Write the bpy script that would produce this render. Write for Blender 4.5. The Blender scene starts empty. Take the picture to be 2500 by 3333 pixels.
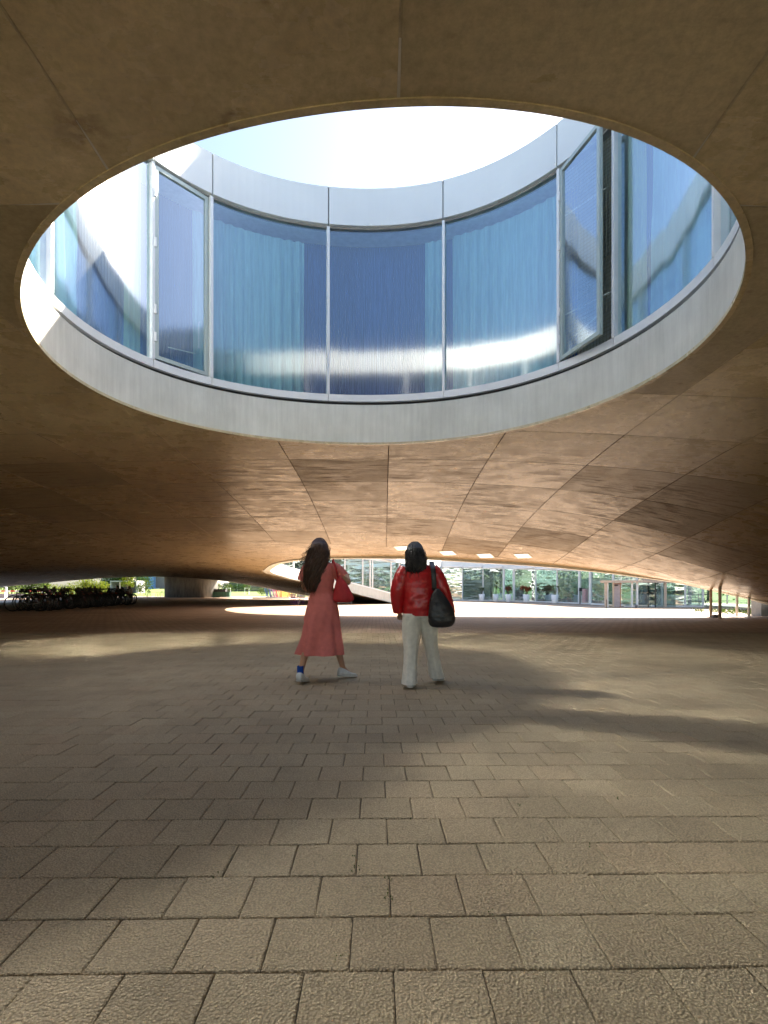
import bpy, bmesh, math, random
import numpy as np
from mathutils import Vector, Matrix
from mathutils.geometry import delaunay_2d_cdt

S = bpy.context.scene
R = math.radians
random.seed(7); rng = np.random.RandomState(7)

# ---------------------------------------------------------------- camera
FP, HX, HY, EYE = 1740.0, 1250.0, 1922.0, 1.05     # focal length in photograph pixels, horizon row, eye height
cam_d = bpy.data.cameras.new('camera'); cam = bpy.data.objects.new('camera', cam_d)
S.collection.objects.link(cam); S.camera = cam
cam.location = (0, 0, EYE); cam.rotation_euler = (R(90), 0, 0)
cam_d.sensor_fit = 'VERTICAL'; cam_d.sensor_height = 36.0; cam_d.lens = FP / 3333.0 * 36.0
cam_d.shift_y = (HY - 1666.5) / 3333.0
cam_d.clip_start = 0.05; cam_d.clip_end = 3000
# ---------------------------------------------------------------- sun and sky
SUN_AZ, SUN_EL = R(50), R(38.5)                        # azimuth to the right of the view direction (+Y)
sdir = Vector((math.sin(SUN_AZ) * math.cos(SUN_EL), math.cos(SUN_AZ) * math.cos(SUN_EL), math.sin(SUN_EL)))
sl = bpy.data.lights.new('sun', 'SUN'); sl.energy = 4.6; sl.angle = R(0.5); sl.color = (1.0, 0.90, 0.77)
so = bpy.data.objects.new('sun', sl); S.collection.objects.link(so)
so.rotation_euler = (-sdir).to_track_quat('-Z', 'Y').to_euler(); so.location = sdir * 60
W = bpy.data.worlds.new('World'); S.world = W; W.use_nodes = True
wn = W.node_tree.nodes; wl = W.node_tree.links
sky = wn.new('ShaderNodeTexSky'); sky.sky_type = 'NISHITA'; sky.sun_disc = False
sky.sun_elevation = SUN_EL; sky.sun_rotation = SUN_AZ
sky.air_density = 1.0; sky.dust_density = 3.0; sky.ozone_density = 1.0; sky.altitude = 400
wl.new(sky.outputs[0], wn['Background'].inputs[0]); wn['Background'].inputs[1].default_value = 0.058
# ---------------------------------------------------------------- exposure and render settings
S.view_settings.view_transform = 'Standard'; S.view_settings.look = 'None'
S.view_settings.gamma = 1.0; S.view_settings.use_curve_mapping = False
S.view_settings.exposure = 2.9
S.render.engine = 'CYCLES'
cy = S.cycles
cy.caustics_reflective = True; cy.caustics_refractive = False; cy.blur_glossy = 0.0
cy.max_bounces = 10; cy.diffuse_bounces = 6; cy.glossy_bounces = 5; cy.transparent_max_bounces = 24; cy.transmission_bounces = 4
cy.use_guiding = True; cy.use_surface_guiding = True; cy.use_volume_guiding = False; cy.guiding_training_samples = 64
cy.sample_clamp_indirect = 0.0; cy.use_denoising = True
try: cy.denoiser = 'OPENIMAGEDENOISE'
except Exception: pass

# ---------------------------------------------------------------- helpers
COL = S.collection
def link(o, parent=None):
    COL.objects.link(o)
    if parent is not None: o.parent = parent
    return o
def tag(o, label=None, cat=None, group=None, kind=None):
    if label: o['label'] = label
    if cat: o['category'] = cat
    if group: o['group'] = group
    if kind: o['kind'] = kind
    return o
def empty(name, loc=(0, 0, 0), rz=0.0, parent=None):
    o = bpy.data.objects.new(name, None); o.empty_display_size = 0.2
    o.location = loc; o.rotation_euler = (0, 0, rz)
    return link(o, parent)
def kids(o): return [c for c in bpy.data.objects if c.parent == o]
def copy_tree(o, parent=None, tree=None):
    c = o.copy(); COL.objects.link(c)
    if parent is not None: c.parent = parent
    for ch in kids(o): copy_tree(ch, c)
    return c
class MB:
    def __init__(s): s.v = []; s.f = []
    def add(s, vs, fs):
        n = len(s.v); s.v += [tuple(v) for v in vs]; s.f += [tuple(i + n for i in f) for f in fs]; return s
    def box(s, c, d, rz=0.0, M=None):
        hx, hy, hz = d[0] / 2, d[1] / 2, d[2] / 2
        vs = []
        for z in (-hz, hz):
            for x, y in ((-hx, -hy), (hx, -hy), (hx, hy), (-hx, hy)):
                p = Vector((x, y, z))
                if M is not None: p = M @ p
                elif rz: p = Vector((x * math.cos(rz) - y * math.sin(rz), x * math.sin(rz) + y * math.cos(rz), z))
                vs.append(p + Vector(c))
        return s.add(vs, [(0, 3, 2, 1), (4, 5, 6, 7), (0, 1, 5, 4), (1, 2, 6, 5), (2, 3, 7, 6), (3, 0, 4, 7)])
    def bar(s, a, b, w, h=None):
        a = Vector(a); b = Vector(b); d = b - a; L = d.length
        if L < 1e-6: return s
        M = d.to_track_quat('Z', 'Y').to_matrix()
        return s.box((a + b) / 2, (w, h or w, L), M=M)
    def tube(s, pts, r, n=6, caps=True, closed=False):
        pts = [Vector(p) for p in pts]; m = len(pts)
        rs = r if hasattr(r, '__len__') else [r] * m
        vs = []; fs = []
        up = None
        for i, p in enumerate(pts):
            if closed: t = pts[(i + 1) % m] - pts[i - 1]
            else: t = pts[min(i + 1, m - 1)] - pts[max(i - 1, 0)]
            t.normalize()
            if up is None: up = Vector((0, 0, 1)) if abs(t.z) < 0.9 else Vector((1, 0, 0))
            u = (up - t * up.dot(t))
            if u.length < 1e-4: u = Vector((1, 0.3, 0)) - t * t.x
            u.normalize(); w = t.cross(u); up = u
            for k in range(n):
                a = 2 * math.pi * k / n
                vs.append(p + (u * math.cos(a) + w * math.sin(a)) * rs[i])
        for i in range(m if closed else m - 1):
            j = (i + 1) % m
            for k in range(n):
                fs.append((i * n + k, i * n + (k + 1) % n, j * n + (k + 1) % n, j * n + k))
        if caps and not closed:
            fs.append(tuple(range(n - 1, -1, -1))); fs.append(tuple((m - 1) * n + k for k in range(n)))
        return s.add(vs, fs)
    def loft(s, rings, cap0=True, cap1=True):
        n = len(rings[0]); vs = [p for r_ in rings for p in r_]; fs = []
        for i in range(len(rings) - 1):
            for k in range(n):
                fs.append((i * n + k, i * n + (k + 1) % n, (i + 1) * n + (k + 1) % n, (i + 1) * n + k))
        if cap0: fs.append(tuple(range(n - 1, -1, -1)))
        if cap1: fs.append(tuple((len(rings) - 1) * n + k for k in range(n)))
        return s.add(vs, fs)
    def sheet(s, rows):
        n = len(rows[0]); vs = [p for r_ in rows for p in r_]
        return s.add(vs, [(i * n + k, i * n + k + 1, (i + 1) * n + k + 1, (i + 1) * n + k) for i in range(len(rows) - 1) for k in range(n - 1)])
    def mesh(s, name, mat=None, smooth=False):
        me = bpy.data.meshes.new(name); me.from_pydata(s.v, [], s.f)
        for m in (mat if isinstance(mat, (list, tuple)) else [mat]):
            if m: me.materials.append(m)
        if smooth: me.polygons.foreach_set('use_smooth', [True] * len(me.polygons))
        me.update(); return me
    def build(s, name, mat, parent=None, smooth=False, loc=None):
        o = bpy.data.objects.new(name, s.mesh(name, mat, smooth))
        if loc is not None: o.location = loc
        return link(o, parent)
def wp(px, d, py=None, z=None):
    """point at distance d seen at photograph column px (z from row py or given)"""
    return Vector(((px - HX) / FP * d, d, EYE + (HY - py) / FP * d if z is None else z))
def gp(px, py, z=0.0):
    d = (EYE - z) * FP / (py - HY); return Vector(((px - HX) / FP * d, d, z))

# ---------------------------------------------------------------- materials
MATS = {}
class NT:
    def __init__(s, name):
        s.m = bpy.data.materials.new(name); s.m.use_nodes = True; s.t = s.m.node_tree
        s.b = s.t.nodes['Principled BSDF']; s.out = s.t.nodes['Material Output']; MATS[name] = s.m
    def n(s, typ, **kw):
        o = s.t.nodes.new('ShaderNode' + typ)
        for k, v in kw.items():
            if k in o.inputs.keys(): o.inputs[k].default_value = v
            else: setattr(o, k, v)
        return o
    def l(s, a, b): s.t.links.new(a, b)
    def coord(s, kind='Object', scale=(1, 1, 1), rot=(0, 0, 0)):
        if kind == 'World':
            g = s.n('NewGeometry'); src = g.outputs['Position']
        else:
            g = s.n('TexCoord'); src = g.outputs[kind]
        mp = s.n('Mapping'); mp.inputs['Scale'].default_value = scale; mp.inputs['Rotation'].default_value = rot
        s.l(src, mp.inputs['Vector']); return mp.outputs[0]
    def noise(s, co, scale, detail=4, rough=0.55, dist=0.0):
        o = s.n('TexNoise'); o.inputs['Scale'].default_value = scale; o.inputs['Detail'].default_value = detail
        o.inputs['Roughness'].default_value = rough; o.inputs['Distortion'].default_value = dist
        s.l(co, o.inputs['Vector']); return o.outputs['Fac']
    def ramp(s, fac, stops):
        o = s.n('ValToRGB'); e = o.color_ramp.elements
        while len(e) < len(stops): e.new(0.5)
        for el, (p, c) in zip(e, stops):
            el.position = p; el.color = (c, c, c, 1) if not hasattr(c, '__len__') else (*c, 1)
        s.l(fac, o.inputs[0]); return o.outputs[0]
    def mix(s, fac, a, b, mode='MIX'):
        o = s.n('Mix', data_type='RGBA', blend_type=mode)
        for i, v in ((0, fac), (6, a), (7, b)):
            if isinstance(v, bpy.types.NodeSocket): s.l(v, o.inputs[i])
            elif i == 0: o.inputs[0].default_value = v
            else: o.inputs[i].default_value = (*v, 1)
        return o.outputs[2]
    def math(s, op, a, b=0.0):
        o = s.n('Math', operation=op)
        for i, v in ((0, a), (1, b)):
            if isinstance(v, bpy.types.NodeSocket): s.l(v, o.inputs[i])
            else: o.inputs[i].default_value = v
        return o.outputs[0]
    def bump(s, h, strength=0.3, dist=0.01, prev=None):
        o = s.n('Bump'); o.inputs['Strength'].default_value = strength; o.inputs['Distance'].default_value = dist
        s.l(h, o.inputs['Height'])
        if prev is not None: s.l(prev, o.inputs['Normal'])
        s.l(o.outputs[0], s.b.inputs['Normal']); return o.outputs[0]
    def col(s, c):
        if isinstance(c, bpy.types.NodeSocket): s.l(c, s.b.inputs['Base Color'])
        else: s.b.inputs['Base Color'].default_value = (*c, 1)
    def set(s, **kw):
        for k, v in kw.items():
            i = s.b.inputs[k.replace('_', ' ')]
            if isinstance(v, bpy.types.NodeSocket): s.l(v, i)
            else: i.default_value = v
        return s
def plain(name, c, rough=0.6, metal=0.0, var=0.12, scale=8.0, bump=0.0, spec=0.5):
    n = NT(name); co = n.coord('World')
    f = n.noise(co, scale, 5)
    a = tuple(x * (1 - var) for x in c); b = tuple(min(1, x * (1 + var)) for x in c)
    n.col(n.mix(n.ramp(f, [(0.3, 0.0), (0.7, 1.0)]), a, b))
    n.set(Roughness=rough, Metallic=metal); n.b.inputs['Specular IOR Level'].default_value = spec
    if bump: n.bump(f, bump, 0.02)
    return n.m

def paver_mat(name, per_object):
    n = NT(name); co = n.coord('World')
    if per_object: rnd = n.n('ObjectInfo').outputs['Random']
    else: rnd = n.n('NewGeometry').outputs['Random Per Island']
    tone = n.ramp(rnd, [(0.0, (0.40, 0.31, 0.19)), (0.35, (0.43, 0.335, 0.205)), (0.7, (0.455, 0.36, 0.225)), (1.0, (0.445, 0.335, 0.205))])
    big = n.ramp(n.noise(co, 0.55, 4), [(0.35, 0.80), (0.68, 1.12)])
    c = n.mix(1.0, tone, big, 'MULTIPLY')
    grit = n.n('TexVoronoi', feature='SMOOTH_F1'); grit.inputs['Scale'].default_value = 125; grit.inputs['Smoothness'].default_value = 0.35
    n.l(co, grit.inputs['Vector'])
    g = n.ramp(grit.outputs['Distance'], [(0.1, 1.18), (0.62, 0.62)])
    c = n.mix(0.75, c, g, 'MULTIPLY')
    sp = n.ramp(n.noise(co, 140, 3), [(0.35, 0.8), (0.65, 1.18)])
    c = n.mix(0.6, c, sp, 'MULTIPLY')
    stain = n.ramp(n.noise(co, 2.6, 5, 0.6), [(0.55, 1.0), (0.75, 0.78)])
    c = n.mix(1.0, c, stain, 'MULTIPLY')
    n.col(c); n.set(Roughness=0.78)
    inv = n.math('SUBTRACT', 1.0, grit.outputs['Distance'])
    h = n.math('ADD', inv, n.math('MULTIPLY', n.noise(co, 260, 2), 0.5))
    n.bump(h, 0.95, 0.0065)
    return n.m
M_PAVER = paver_mat('paver_stone', True); M_PAVER_F = paver_mat('paver_stone_field', False)

def pavement_mat():
    n = NT('pavement_far'); co = n.coord('World', rot=(0, 0, -0.015))
    br = n.n('TexBrick'); br.offset = 0.5
    for k, v in (('Scale', 1.0), ('Brick Width', 0.246), ('Row Height', 0.246), ('Mortar Size', 0.010), ('Mortar Smooth', 0.3)): br.inputs[k].default_value = v
    br.inputs['Color1'].default_value = (0.30, 0.205, 0.135, 1); br.inputs['Color2'].default_value = (0.37, 0.265, 0.175, 1)
    br.inputs['Mortar'].default_value = (0.07, 0.055, 0.045, 1); n.l(co, br.inputs['Vector'])
    big = n.ramp(n.noise(co, 0.3, 5), [(0.35, 0.82), (0.68, 1.12)])
    c = n.mix(1.0, br.outputs['Color'], big, 'MULTIPLY')
    streak = n.ramp(n.noise(n.coord('World', scale=(0.12, 1.4, 1)), 1.0, 5, 0.6), [(0.4, 0.9), (0.62, 1.08)])
    n.col(n.mix(1.0, c, streak, 'MULTIPLY')); n.set(Roughness=0.72)
    n.bump(n.noise(co, 60, 3), 0.4, 0.004); return n.m
M_PAVE = pavement_mat()
M_BED = plain('joint_sand', (0.09, 0.072, 0.055), 0.95, scale=60)

def soffit_mat():
    n = NT('soffit_concrete'); co = n.coord('World'); rnd = n.n('ObjectInfo').outputs['Random']
    base = n.mix(n.ramp(n.noise(co, 0.7, 6, 0.62), [(0.32, 0.0), (0.7, 1.0)]), (0.48, 0.405, 0.235), (0.61, 0.52, 0.325))
    fine = n.ramp(n.noise(co, 14, 8, 0.75), [(0.35, 0.78), (0.66, 1.14)])
    c = n.mix(1.0, base, fine, 'MULTIPLY')
    pan = n.ramp(rnd, [(0.0, 0.60), (0.16, 0.74), (0.36, 0.96), (1.0, 1.05)])
    c = n.mix(0.8, c, pan, 'MULTIPLY')
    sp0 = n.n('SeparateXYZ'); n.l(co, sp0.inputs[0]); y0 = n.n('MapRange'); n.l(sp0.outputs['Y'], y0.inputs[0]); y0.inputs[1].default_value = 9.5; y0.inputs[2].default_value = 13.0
    c = n.mix(n.math('MULTIPLY', y0.outputs[0], 0.9), c, n.mix(1.0, c, (0.72, 0.62, 0.55), 'MULTIPLY'))   # slope beyond the opening painted browner so the nearer soffit looks better lit
    # drip streaks and pock marks
    st = n.noise(n.coord('World', scale=(0.5, 4.2, 1.0)), 2.4, 9, 0.75, 0.3)
    msk = n.ramp(n.noise(co, 0.35, 4), [(0.36, 0.0), (0.52, 1.0)])
    sep = n.n('SeparateXYZ'); n.l(co, sep.inputs[0]); ys = n.n('MapRange'); n.l(sep.outputs['Y'], ys.inputs[0]); ys.inputs[1].default_value = 10.5; ys.inputs[2].default_value = 13.5; ys.inputs[3].default_value = 0.1; ys.inputs[4].default_value = 1.0
    msk = n.math('MULTIPLY', msk, ys.outputs[0])      # the water marks sit on the slope beyond the opening
    stm = n.math('MULTIPLY', n.ramp(st, [(0.505, 0.0), (0.56, 1.0)]), msk)
    c = n.mix(n.math('MULTIPLY', stm, 0.72), c, (0.16, 0.105, 0.065))
    vo = n.n('TexVoronoi'); vo.inputs['Scale'].default_value = 3.1; n.l(n.coord('World', scale=(1, 1.5, 1)), vo.inputs['Vector'])
    sp = n.ramp(vo.outputs['Distance'], [(0.06, 1.0), (0.17, 0.0)])
    spm = n.math('MULTIPLY', sp, n.ramp(n.noise(co, 5, 3), [(0.45, 0.0), (0.6, 1.0)]))
    c = n.mix(n.math('MULTIPLY', spm, 0.62), c, (0.14, 0.09, 0.05))
    vb = n.n('TexVoronoi'); vb.inputs['Scale'].default_value = 0.62; n.l(co, vb.inputs['Vector'])
    blot = n.math('MULTIPLY', n.ramp(vb.outputs['Distance'], [(0.05, 1.0), (0.16, 0.0)]), n.ramp(n.noise(co, 9, 4), [(0.42, 0.0), (0.6, 1.0)]))
    c = n.mix(n.math('MULTIPLY', blot, 0.55), c, (0.13, 0.075, 0.04))
    n.col(c)
    rr = n.n('MapRange'); n.l(n.noise(co, 2.2, 5), rr.inputs[0]); rr.inputs[1].default_value = 0.3; rr.inputs[2].default_value = 0.7
    rr.inputs[3].default_value = 0.20; rr.inputs[4].default_value = 0.36
    ra = n.math('ADD', rr.outputs[0], n.math('MULTIPLY', stm, 0.25)); ra = n.math('ADD', ra, n.math('MULTIPLY', n.math('SUBTRACT', 1.0, pan), 0.5))
    n.set(Roughness=ra); n.b.inputs['Specular IOR Level'].default_value = 0.75
    w = n.noise(n.coord('World', scale=(0.4, 1.2, 1)), 1.1, 3)
    n.bump(n.math('ADD', w, n.math('MULTIPLY', n.math('ADD', stm, spm), -0.12)), 0.13, 0.02)
    return n.m
M_SOFFIT = soffit_mat()
def band_mat():
    n = NT('band_concrete'); co = n.coord('World')
    c = n.mix(n.ramp(n.noise(co, 1.3, 6, 0.6), [(0.3, 0.0), (0.7, 1.0)]), (0.51, 0.51, 0.46), (0.63, 0.63, 0.575))
    st = n.ramp(n.noise(n.coord('World', scale=(9, 9, 0.7)), 1.3, 6, 0.7), [(0.36, 0.86), (0.6, 1.03)])
    c = n.mix(0.7, c, st, 'MULTIPLY')
    n.col(c); n.set(Roughness=0.6); n.bump(n.noise(co, 30, 4), 0.15, 0.01); return n.m
M_BAND = band_mat()
M_JOINT = plain('joint_dark', (0.17, 0.12, 0.075), 0.9, scale=3, var=0.5)  # dark tone of the soffit panel joints
M_ALU = plain('painted_aluminium', (0.70, 0.72, 0.72), 0.38, 0.0, 0.04, 3)
M_FASCIA = plain('fascia_sheet', (0.66, 0.68, 0.67), 0.42, 0.0, 0.04, 0.8)
M_WHITE = plain('white_paint', (0.78, 0.78, 0.77), 0.5, var=0.04)
M_BLACK = plain('black_rubber', (0.015, 0.015, 0.016), 0.6)
M_DARKGAP = plain('dark_gap', (0.02, 0.02, 0.02), 0.9)
M_ROOF = plain('roof_gravel', (0.35, 0.34, 0.32), 0.9)
M_DOORF = plain('door_frame_green_grey', (0.40, 0.46, 0.43), 0.4, 0.2, 0.04)

def glass_mat(name, tint, refl, wav, scale=(1.2, 1.2, 0.35), rough=0.02, haze=0.0, powr=5.0):
    n = NT(name); n.t.nodes.remove(n.b)
    co = n.coord('World', scale=scale)
    tr = n.n('BsdfTransparent'); tr.inputs[0].default_value = (*tint, 1)
    gl = n.n('BsdfGlossy'); gl.inputs['Roughness'].default_value = rough; gl.inputs['Color'].default_value = (0.86, 0.94, 1.0, 1)
    bp = n.n('Bump'); bp.inputs['Strength'].default_value = wav; bp.inputs['Distance'].default_value = 0.02
    n.l(n.noise(co, 1.5, 1, 0.4, 0.2), bp.inputs['Height']); n.l(bp.outputs[0], gl.inputs['Normal'])
    glo = gl.outputs[0]
    if haze:                                          # the outer pane is rolled glass: part of its mirror image is soft
        g2 = n.n('BsdfGlossy'); g2.inputs['Roughness'].default_value = 0.12; g2.inputs['Color'].default_value = (0.93, 0.97, 1.0, 1); n.l(bp.outputs[0], g2.inputs['Normal'])
        m2 = n.n('MixShader'); m2.inputs[0].default_value = haze; n.l(glo, m2.inputs[1]); n.l(g2.outputs[0], m2.inputs[2]); glo = m2.outputs[0]
    ge = n.n('NewGeometry'); vd = n.n('VectorMath', operation='DOT_PRODUCT'); n.l(ge.outputs['Normal'], vd.inputs[0]); n.l(ge.outputs['Incoming'], vd.inputs[1])
    sch = n.math('POWER', n.math('SUBTRACT', 1.0, n.math('ABSOLUTE', vd.outputs['Value'])), powr)
    mr = n.n('MapRange'); n.l(sch, mr.inputs[0]); mr.inputs[3].default_value = refl; mr.inputs[4].default_value = 1.0
    mx = n.n('MixShader'); n.l(mr.outputs[0], mx.inputs[0]); n.l(tr.outputs[0], mx.inputs[1]); n.l(glo, mx.inputs[2])
    n.l(mx.outputs[0], n.out.inputs[0]); return n.m
M_GLASS = glass_mat('coated_glass', (0.72, 0.90, 0.94), 0.10, 0.3, rough=0.09, powr=1.0)
M_GLASS_FAR = glass_mat('facade_glass', (0.42, 0.56, 0.52), 0.42, 0.9, (0.7, 0.7, 2.2))
M_GLASS_CLR = glass_mat('entrance_glass', (0.45, 0.58, 0.55), 0.18, 0.3)

def curtain_mat(name, c, trans=0.35, c2=None, vert=10):
    n = NT(name); n.t.nodes.remove(n.b); co = n.coord('World', scale=(vert, vert, 0.6))
    col = n.mix(n.ramp(n.noise(co, 2.0, 5, 0.65), [(0.36, 0.0), (0.64, 1.0)]), c, c2 or tuple(x * 1.25 for x in c))
    d = n.n('BsdfDiffuse'); t = n.n('BsdfTranslucent'); n.l(col, d.inputs[0]); n.l(col, t.inputs[0])
    mx = n.n('MixShader'); mx.inputs[0].default_value = trans; n.l(d.outputs[0], mx.inputs[1]); n.l(t.outputs[0], mx.inputs[2])
    n.l(mx.outputs[0], n.out.inputs[0]); return n.m
M_CURT = curtain_mat('aqua_curtain', (0.40, 0.58, 0.57), 0.3)
M_CURT_Y = curtain_mat('yellow_green_curtain', (0.42, 0.48, 0.28), 0.3)
M_SHEER = curtain_mat('deep_blue_sheer', (0.02, 0.045, 0.15), 0.2, (0.07, 0.13, 0.34), 26)
# ================================================================= the concrete shell
def tps(P, z):
    P = np.asarray(P, float); z = np.asarray(z, float); n = len(P)
    def U(r2): return np.where(r2 > 1e-9, 0.5 * r2 * np.log(np.maximum(r2, 1e-9)), 0.0)
    K = U(((P[:, None] - P[None]) ** 2).sum(2)) + np.eye(n) * 0.02
    Q = np.c_[np.ones(n), P]
    A = np.block([[K, Q], [Q.T, np.zeros((3, 3))]])
    w = np.linalg.solve(A, np.r_[z, 0, 0, 0])
    def f(X):
        X = np.atleast_2d(np.asarray(X, float)); out = np.empty(len(X))
        for i in range(0, len(X), 4000):
            x = X[i:i + 4000]
            out[i:i + 4000] = U(((x[:, None] - P[None]) ** 2).sum(2)) @ w[:n] + w[n] + x @ w[n + 1:]
        return out
    return f
# rim of the near opening, traced in plan as r(angle) about its centre
C1 = np.array([-0.10, 7.2])
rim_px = [(1250, 1445, 4.15), (829, 1423, 4.15), (512, 1355, 4.18), (301, 1272, 4.2), (151, 1144, 4.25), (60, 978, 4.3), (60, 905, 4.3), (75, 873, 4.32),
          (151, 752, 4.36), (301, 601, 4.4), (490, 511, 4.42), (723, 428, 4.44), (1000, 358, 4.45), (1330, 336, 4.45), (1476, 343, 4.45), (1853, 388, 4.45),
          (2154, 473, 4.42), (2305, 586, 4.4), (2425, 752, 4.35), (2448, 857, 4.3), (2380, 1008, 4.25), (2230, 1151, 4.22), (2004, 1295, 4.2), (1717, 1388, 4.17), (1476, 1430, 4.15)]
_pts = []
for px, py, z in rim_px:
    d = (z - EYE) * FP / (HY - py); _pts.append(((px - HX) / FP * d, d, z))
_pts = np.array(_pts); _q = _pts[:, :2] - C1; _th = np.arctan2(_q[:, 1], _q[:, 0]); _r = np.hypot(_q[:, 0], _q[:, 1])
def four(th, K=4): return np.c_[np.ones(len(th)), *[g(k * th) for k in range(1, K + 1) for g in (np.cos, np.sin)]]
_A = four(_th); _reg = 0.02 * np.diag([0] + [k ** 2 for k in range(1, 5) for _ in (0, 1)])
_cr = np.linalg.solve(_A.T @ _A + _reg, _A.T @ _r); _cz = np.linalg.solve(_A.T @ _A + _reg, _A.T @ _pts[:, 2])
def rim1(th, off=0.0):
    th = np.atleast_1d(np.asarray(th, float)); r = four(th) @ _cr + off
    return np.c_[C1[0] + r * np.cos(th), C1[1] + r * np.sin(th)]
NR = 192
TH = np.linspace(-math.pi, math.pi, NR, endpoint=False)
R1 = rim1(TH)
# rim of the far courtyard opening
near2 = [(879, 1858, 33), (897, 1843, 31), (927, 1832, 29), (980, 1824, 27), (1070, 1819, 25.4), (1160, 1817.5, 24.7), (1250, 1818, 24.2), (1393, 1821, 23.8), (1551, 1831, 23.4),
         (1664, 1837, 23.1), (1815, 1848, 22.7), (1890, 1856, 22.5), (1996, 1867, 22.3), (2079, 1879, 22.1), (2162, 1890, 22.0), (2230, 1902, 21.9), (2343, 1928, 21.7), (2433, 1949, 21.6), (2500, 1967, 21.7), (2600, 1990, 22.3)]
N2 = [tuple(wp(px, d, py)) for px, py, d in near2] + [(19.6, 25.0, 0.0), (21.0, 29.0, -0.05)]
far2 = [(884, 1863, 34.2), (900, 1868.5, 35), (942, 1882, 36), (982, 1890, 37.2), (1050, 1905, 38.5), (1131, 1924, 40), (1174, 1937, 40.5), (1233, 1951, 41.2), (1292, 1967, 41.8)]
F2 = [tuple(wp(px, d, py)) for px, py, d in far2]
fac = [(1345, 46), (1400, 52), (1438, 56.5), (1505, 56), (1572, 54.5), (1639, 52.5), (1672, 51), (1743, 48.5), (1813, 45.5), (1886, 42), (1921, 40.3), (1995, 37.3), (2073, 35.6), (2155, 34.6), (2230, 34.0), (2288, 33.8)]
FAC = [tuple(wp(px, d, z=0.0)) for px, d in fac]
# soffit height field
cons = [tuple(p) for p in np.c_[R1[::6], four(TH[::6]) @ _cz]] + N2 + F2 + [(2.6, 46.5, -0.1), (6, 58, -0.2), (14, 52, -.2), (20, 40, -.2), (23, 33, -.2)]
for px, py, d in [(-700, 1940, 34), (-400, 1930, 38), (-100, 1917, 44), (45, 1907, 50), (169, 1894, 58), (250, 1883, 63), (350, 1875, 69), (452, 1869, 84), (540, 1866, 91), (620, 1870, 91), (700, 1886, 85), (760, 1895, 78), (816, 1903, 69), (900, 1914, 65), (1017, 1943, 60)]:
    cons.append(tuple(wp(px, d, py)))
cons += [(0.1, 12.4, 4.08), (0.1, 14.6, 3.96), (0, 17, 3.68), (0, 20.9, 3.10), (6, 18, 3.1), (12.7, 20.6, 1.10), (-5, 16, 3.8), (-6, 22, 3.1), (-18, 27, 2.25), (-12, 24, 2.9), (-14, 40, 2.3), (-20, 55, 2.5), (-24, 66, 3.2),
         (10, 9, 3.7), (14, 11, 2.5), (11, 15, 2.5), (-11, 9, 4.0), (-19, 11, 2.9), (0, 0, 4.35), (0, -5, 4.2), (0, -14, 3.4), (10, -4, 3.6), (-12, -4, 3.7), (18, 2, 1.4), (19, 12, 1.0), (20, -10, 1.5), (-24, 0, 1.5), (-26, 20, 1.3), (-22, -14, 2), (22, 20, 0.1), (24, 8, 0.0)]
cons = np.array(cons); Fz = tps(cons[:, :2], cons[:, 2])
def F(x, y): return float(Fz([(x, y)])[0])
OUT = [(-30, -10), (22, -10), (24, 0), (24, 26), (26, 36), (26, 60), (12, 66), (-2, 62), (-5, 58)]
OUT += [tuple(wp(px, d, z=0)[:2]) for px, d in [(1030, 59), (900, 65), (816, 69), (760, 78), (700, 85), (620, 91), (540, 91), (452, 84), (350, 69), (250, 63), (169, 58), (45, 50), (-100, 44), (-400, 38), (-700, 34)]] + [(-34, 10)]
HOLE2 = [p[:2] for p in N2] + [(23, 32)] + [p[:2] for p in FAC[::-1]] + [p[:2] for p in F2[::-1]]
def resample(loop, step):
    out = []
    for i, a in enumerate(loop):
        b = loop[(i + 1) % len(loop)]; L = math.dist(a, b); k = max(1, int(L / step))
        for j in range(k): out.append((a[0] + (b[0] - a[0]) * j / k, a[1] + (b[1] - a[1]) * j / k))
    return out
def smooth_open(pts, step=0.5):
    """Catmull-Rom through 2-D/3-D points"""
    P = [Vector(p) for p in pts]; out = []
    for i in range(len(P) - 1):
        p0 = P[max(i - 1, 0)]; p1 = P[i]; p2 = P[i + 1]; p3 = P[min(i + 2, len(P) - 1)]
        k = max(2, int((p2 - p1).length / step))
        for j in range(k):
            t = j / k
            out.append(0.5 * ((2 * p1) + (p2 - p0) * t + (2 * p0 - 5 * p1 + 4 * p2 - p3) * t * t + (3 * p1 - p0 - 3 * p2 + p3) * t ** 3))
    out.append(P[-1]); return out
def inside(poly, X, Y):
    c = np.zeros(len(X), bool); n = len(poly); j = n - 1
    for i in range(n):
        xi, yi = poly[i]; xj, yj = poly[j]
        m = ((yi > Y) != (yj > Y)) & (X < (xj - xi) * (Y - yi) / (yj - yi + 1e-12) + xi)
        c ^= m; j = i
    return c
H2 = [tuple(v[:2]) for v in smooth_open([(*p[:2], 0) for p in (N2 + [(23, 32, 0)] + FAC[::-1] + F2[::-1] + [N2[0]])], 0.6)][:-1]
OUTL = resample(OUT, 1.5)
R1L = [tuple(p) for p in R1]
verts = []; edges = []
def loop_in(L):
    n = len(verts); verts.extend(Vector(p) for p in L)
    edges.extend((n + i, n + (i + 1) % len(L)) for i in range(len(L)))
loop_in(OUTL); loop_in(R1L); loop_in(H2)
GX = [0.1 + 2.3 * k for k in range(-8, 7)]; GY = [0.7 + 1.95 * k for k in range(-1, 12)]
GW = 0.012
def line(a, b, step):
    n = len(verts); L = math.dist(a, b); k = max(1, int(L / step))
    for j in range(k + 1): verts.append(Vector((a[0] + (b[0] - a[0]) * j / k, a[1] + (b[1] - a[1]) * j / k)))
    edges.extend((n + i, n + i + 1) for i in range(k))
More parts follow.
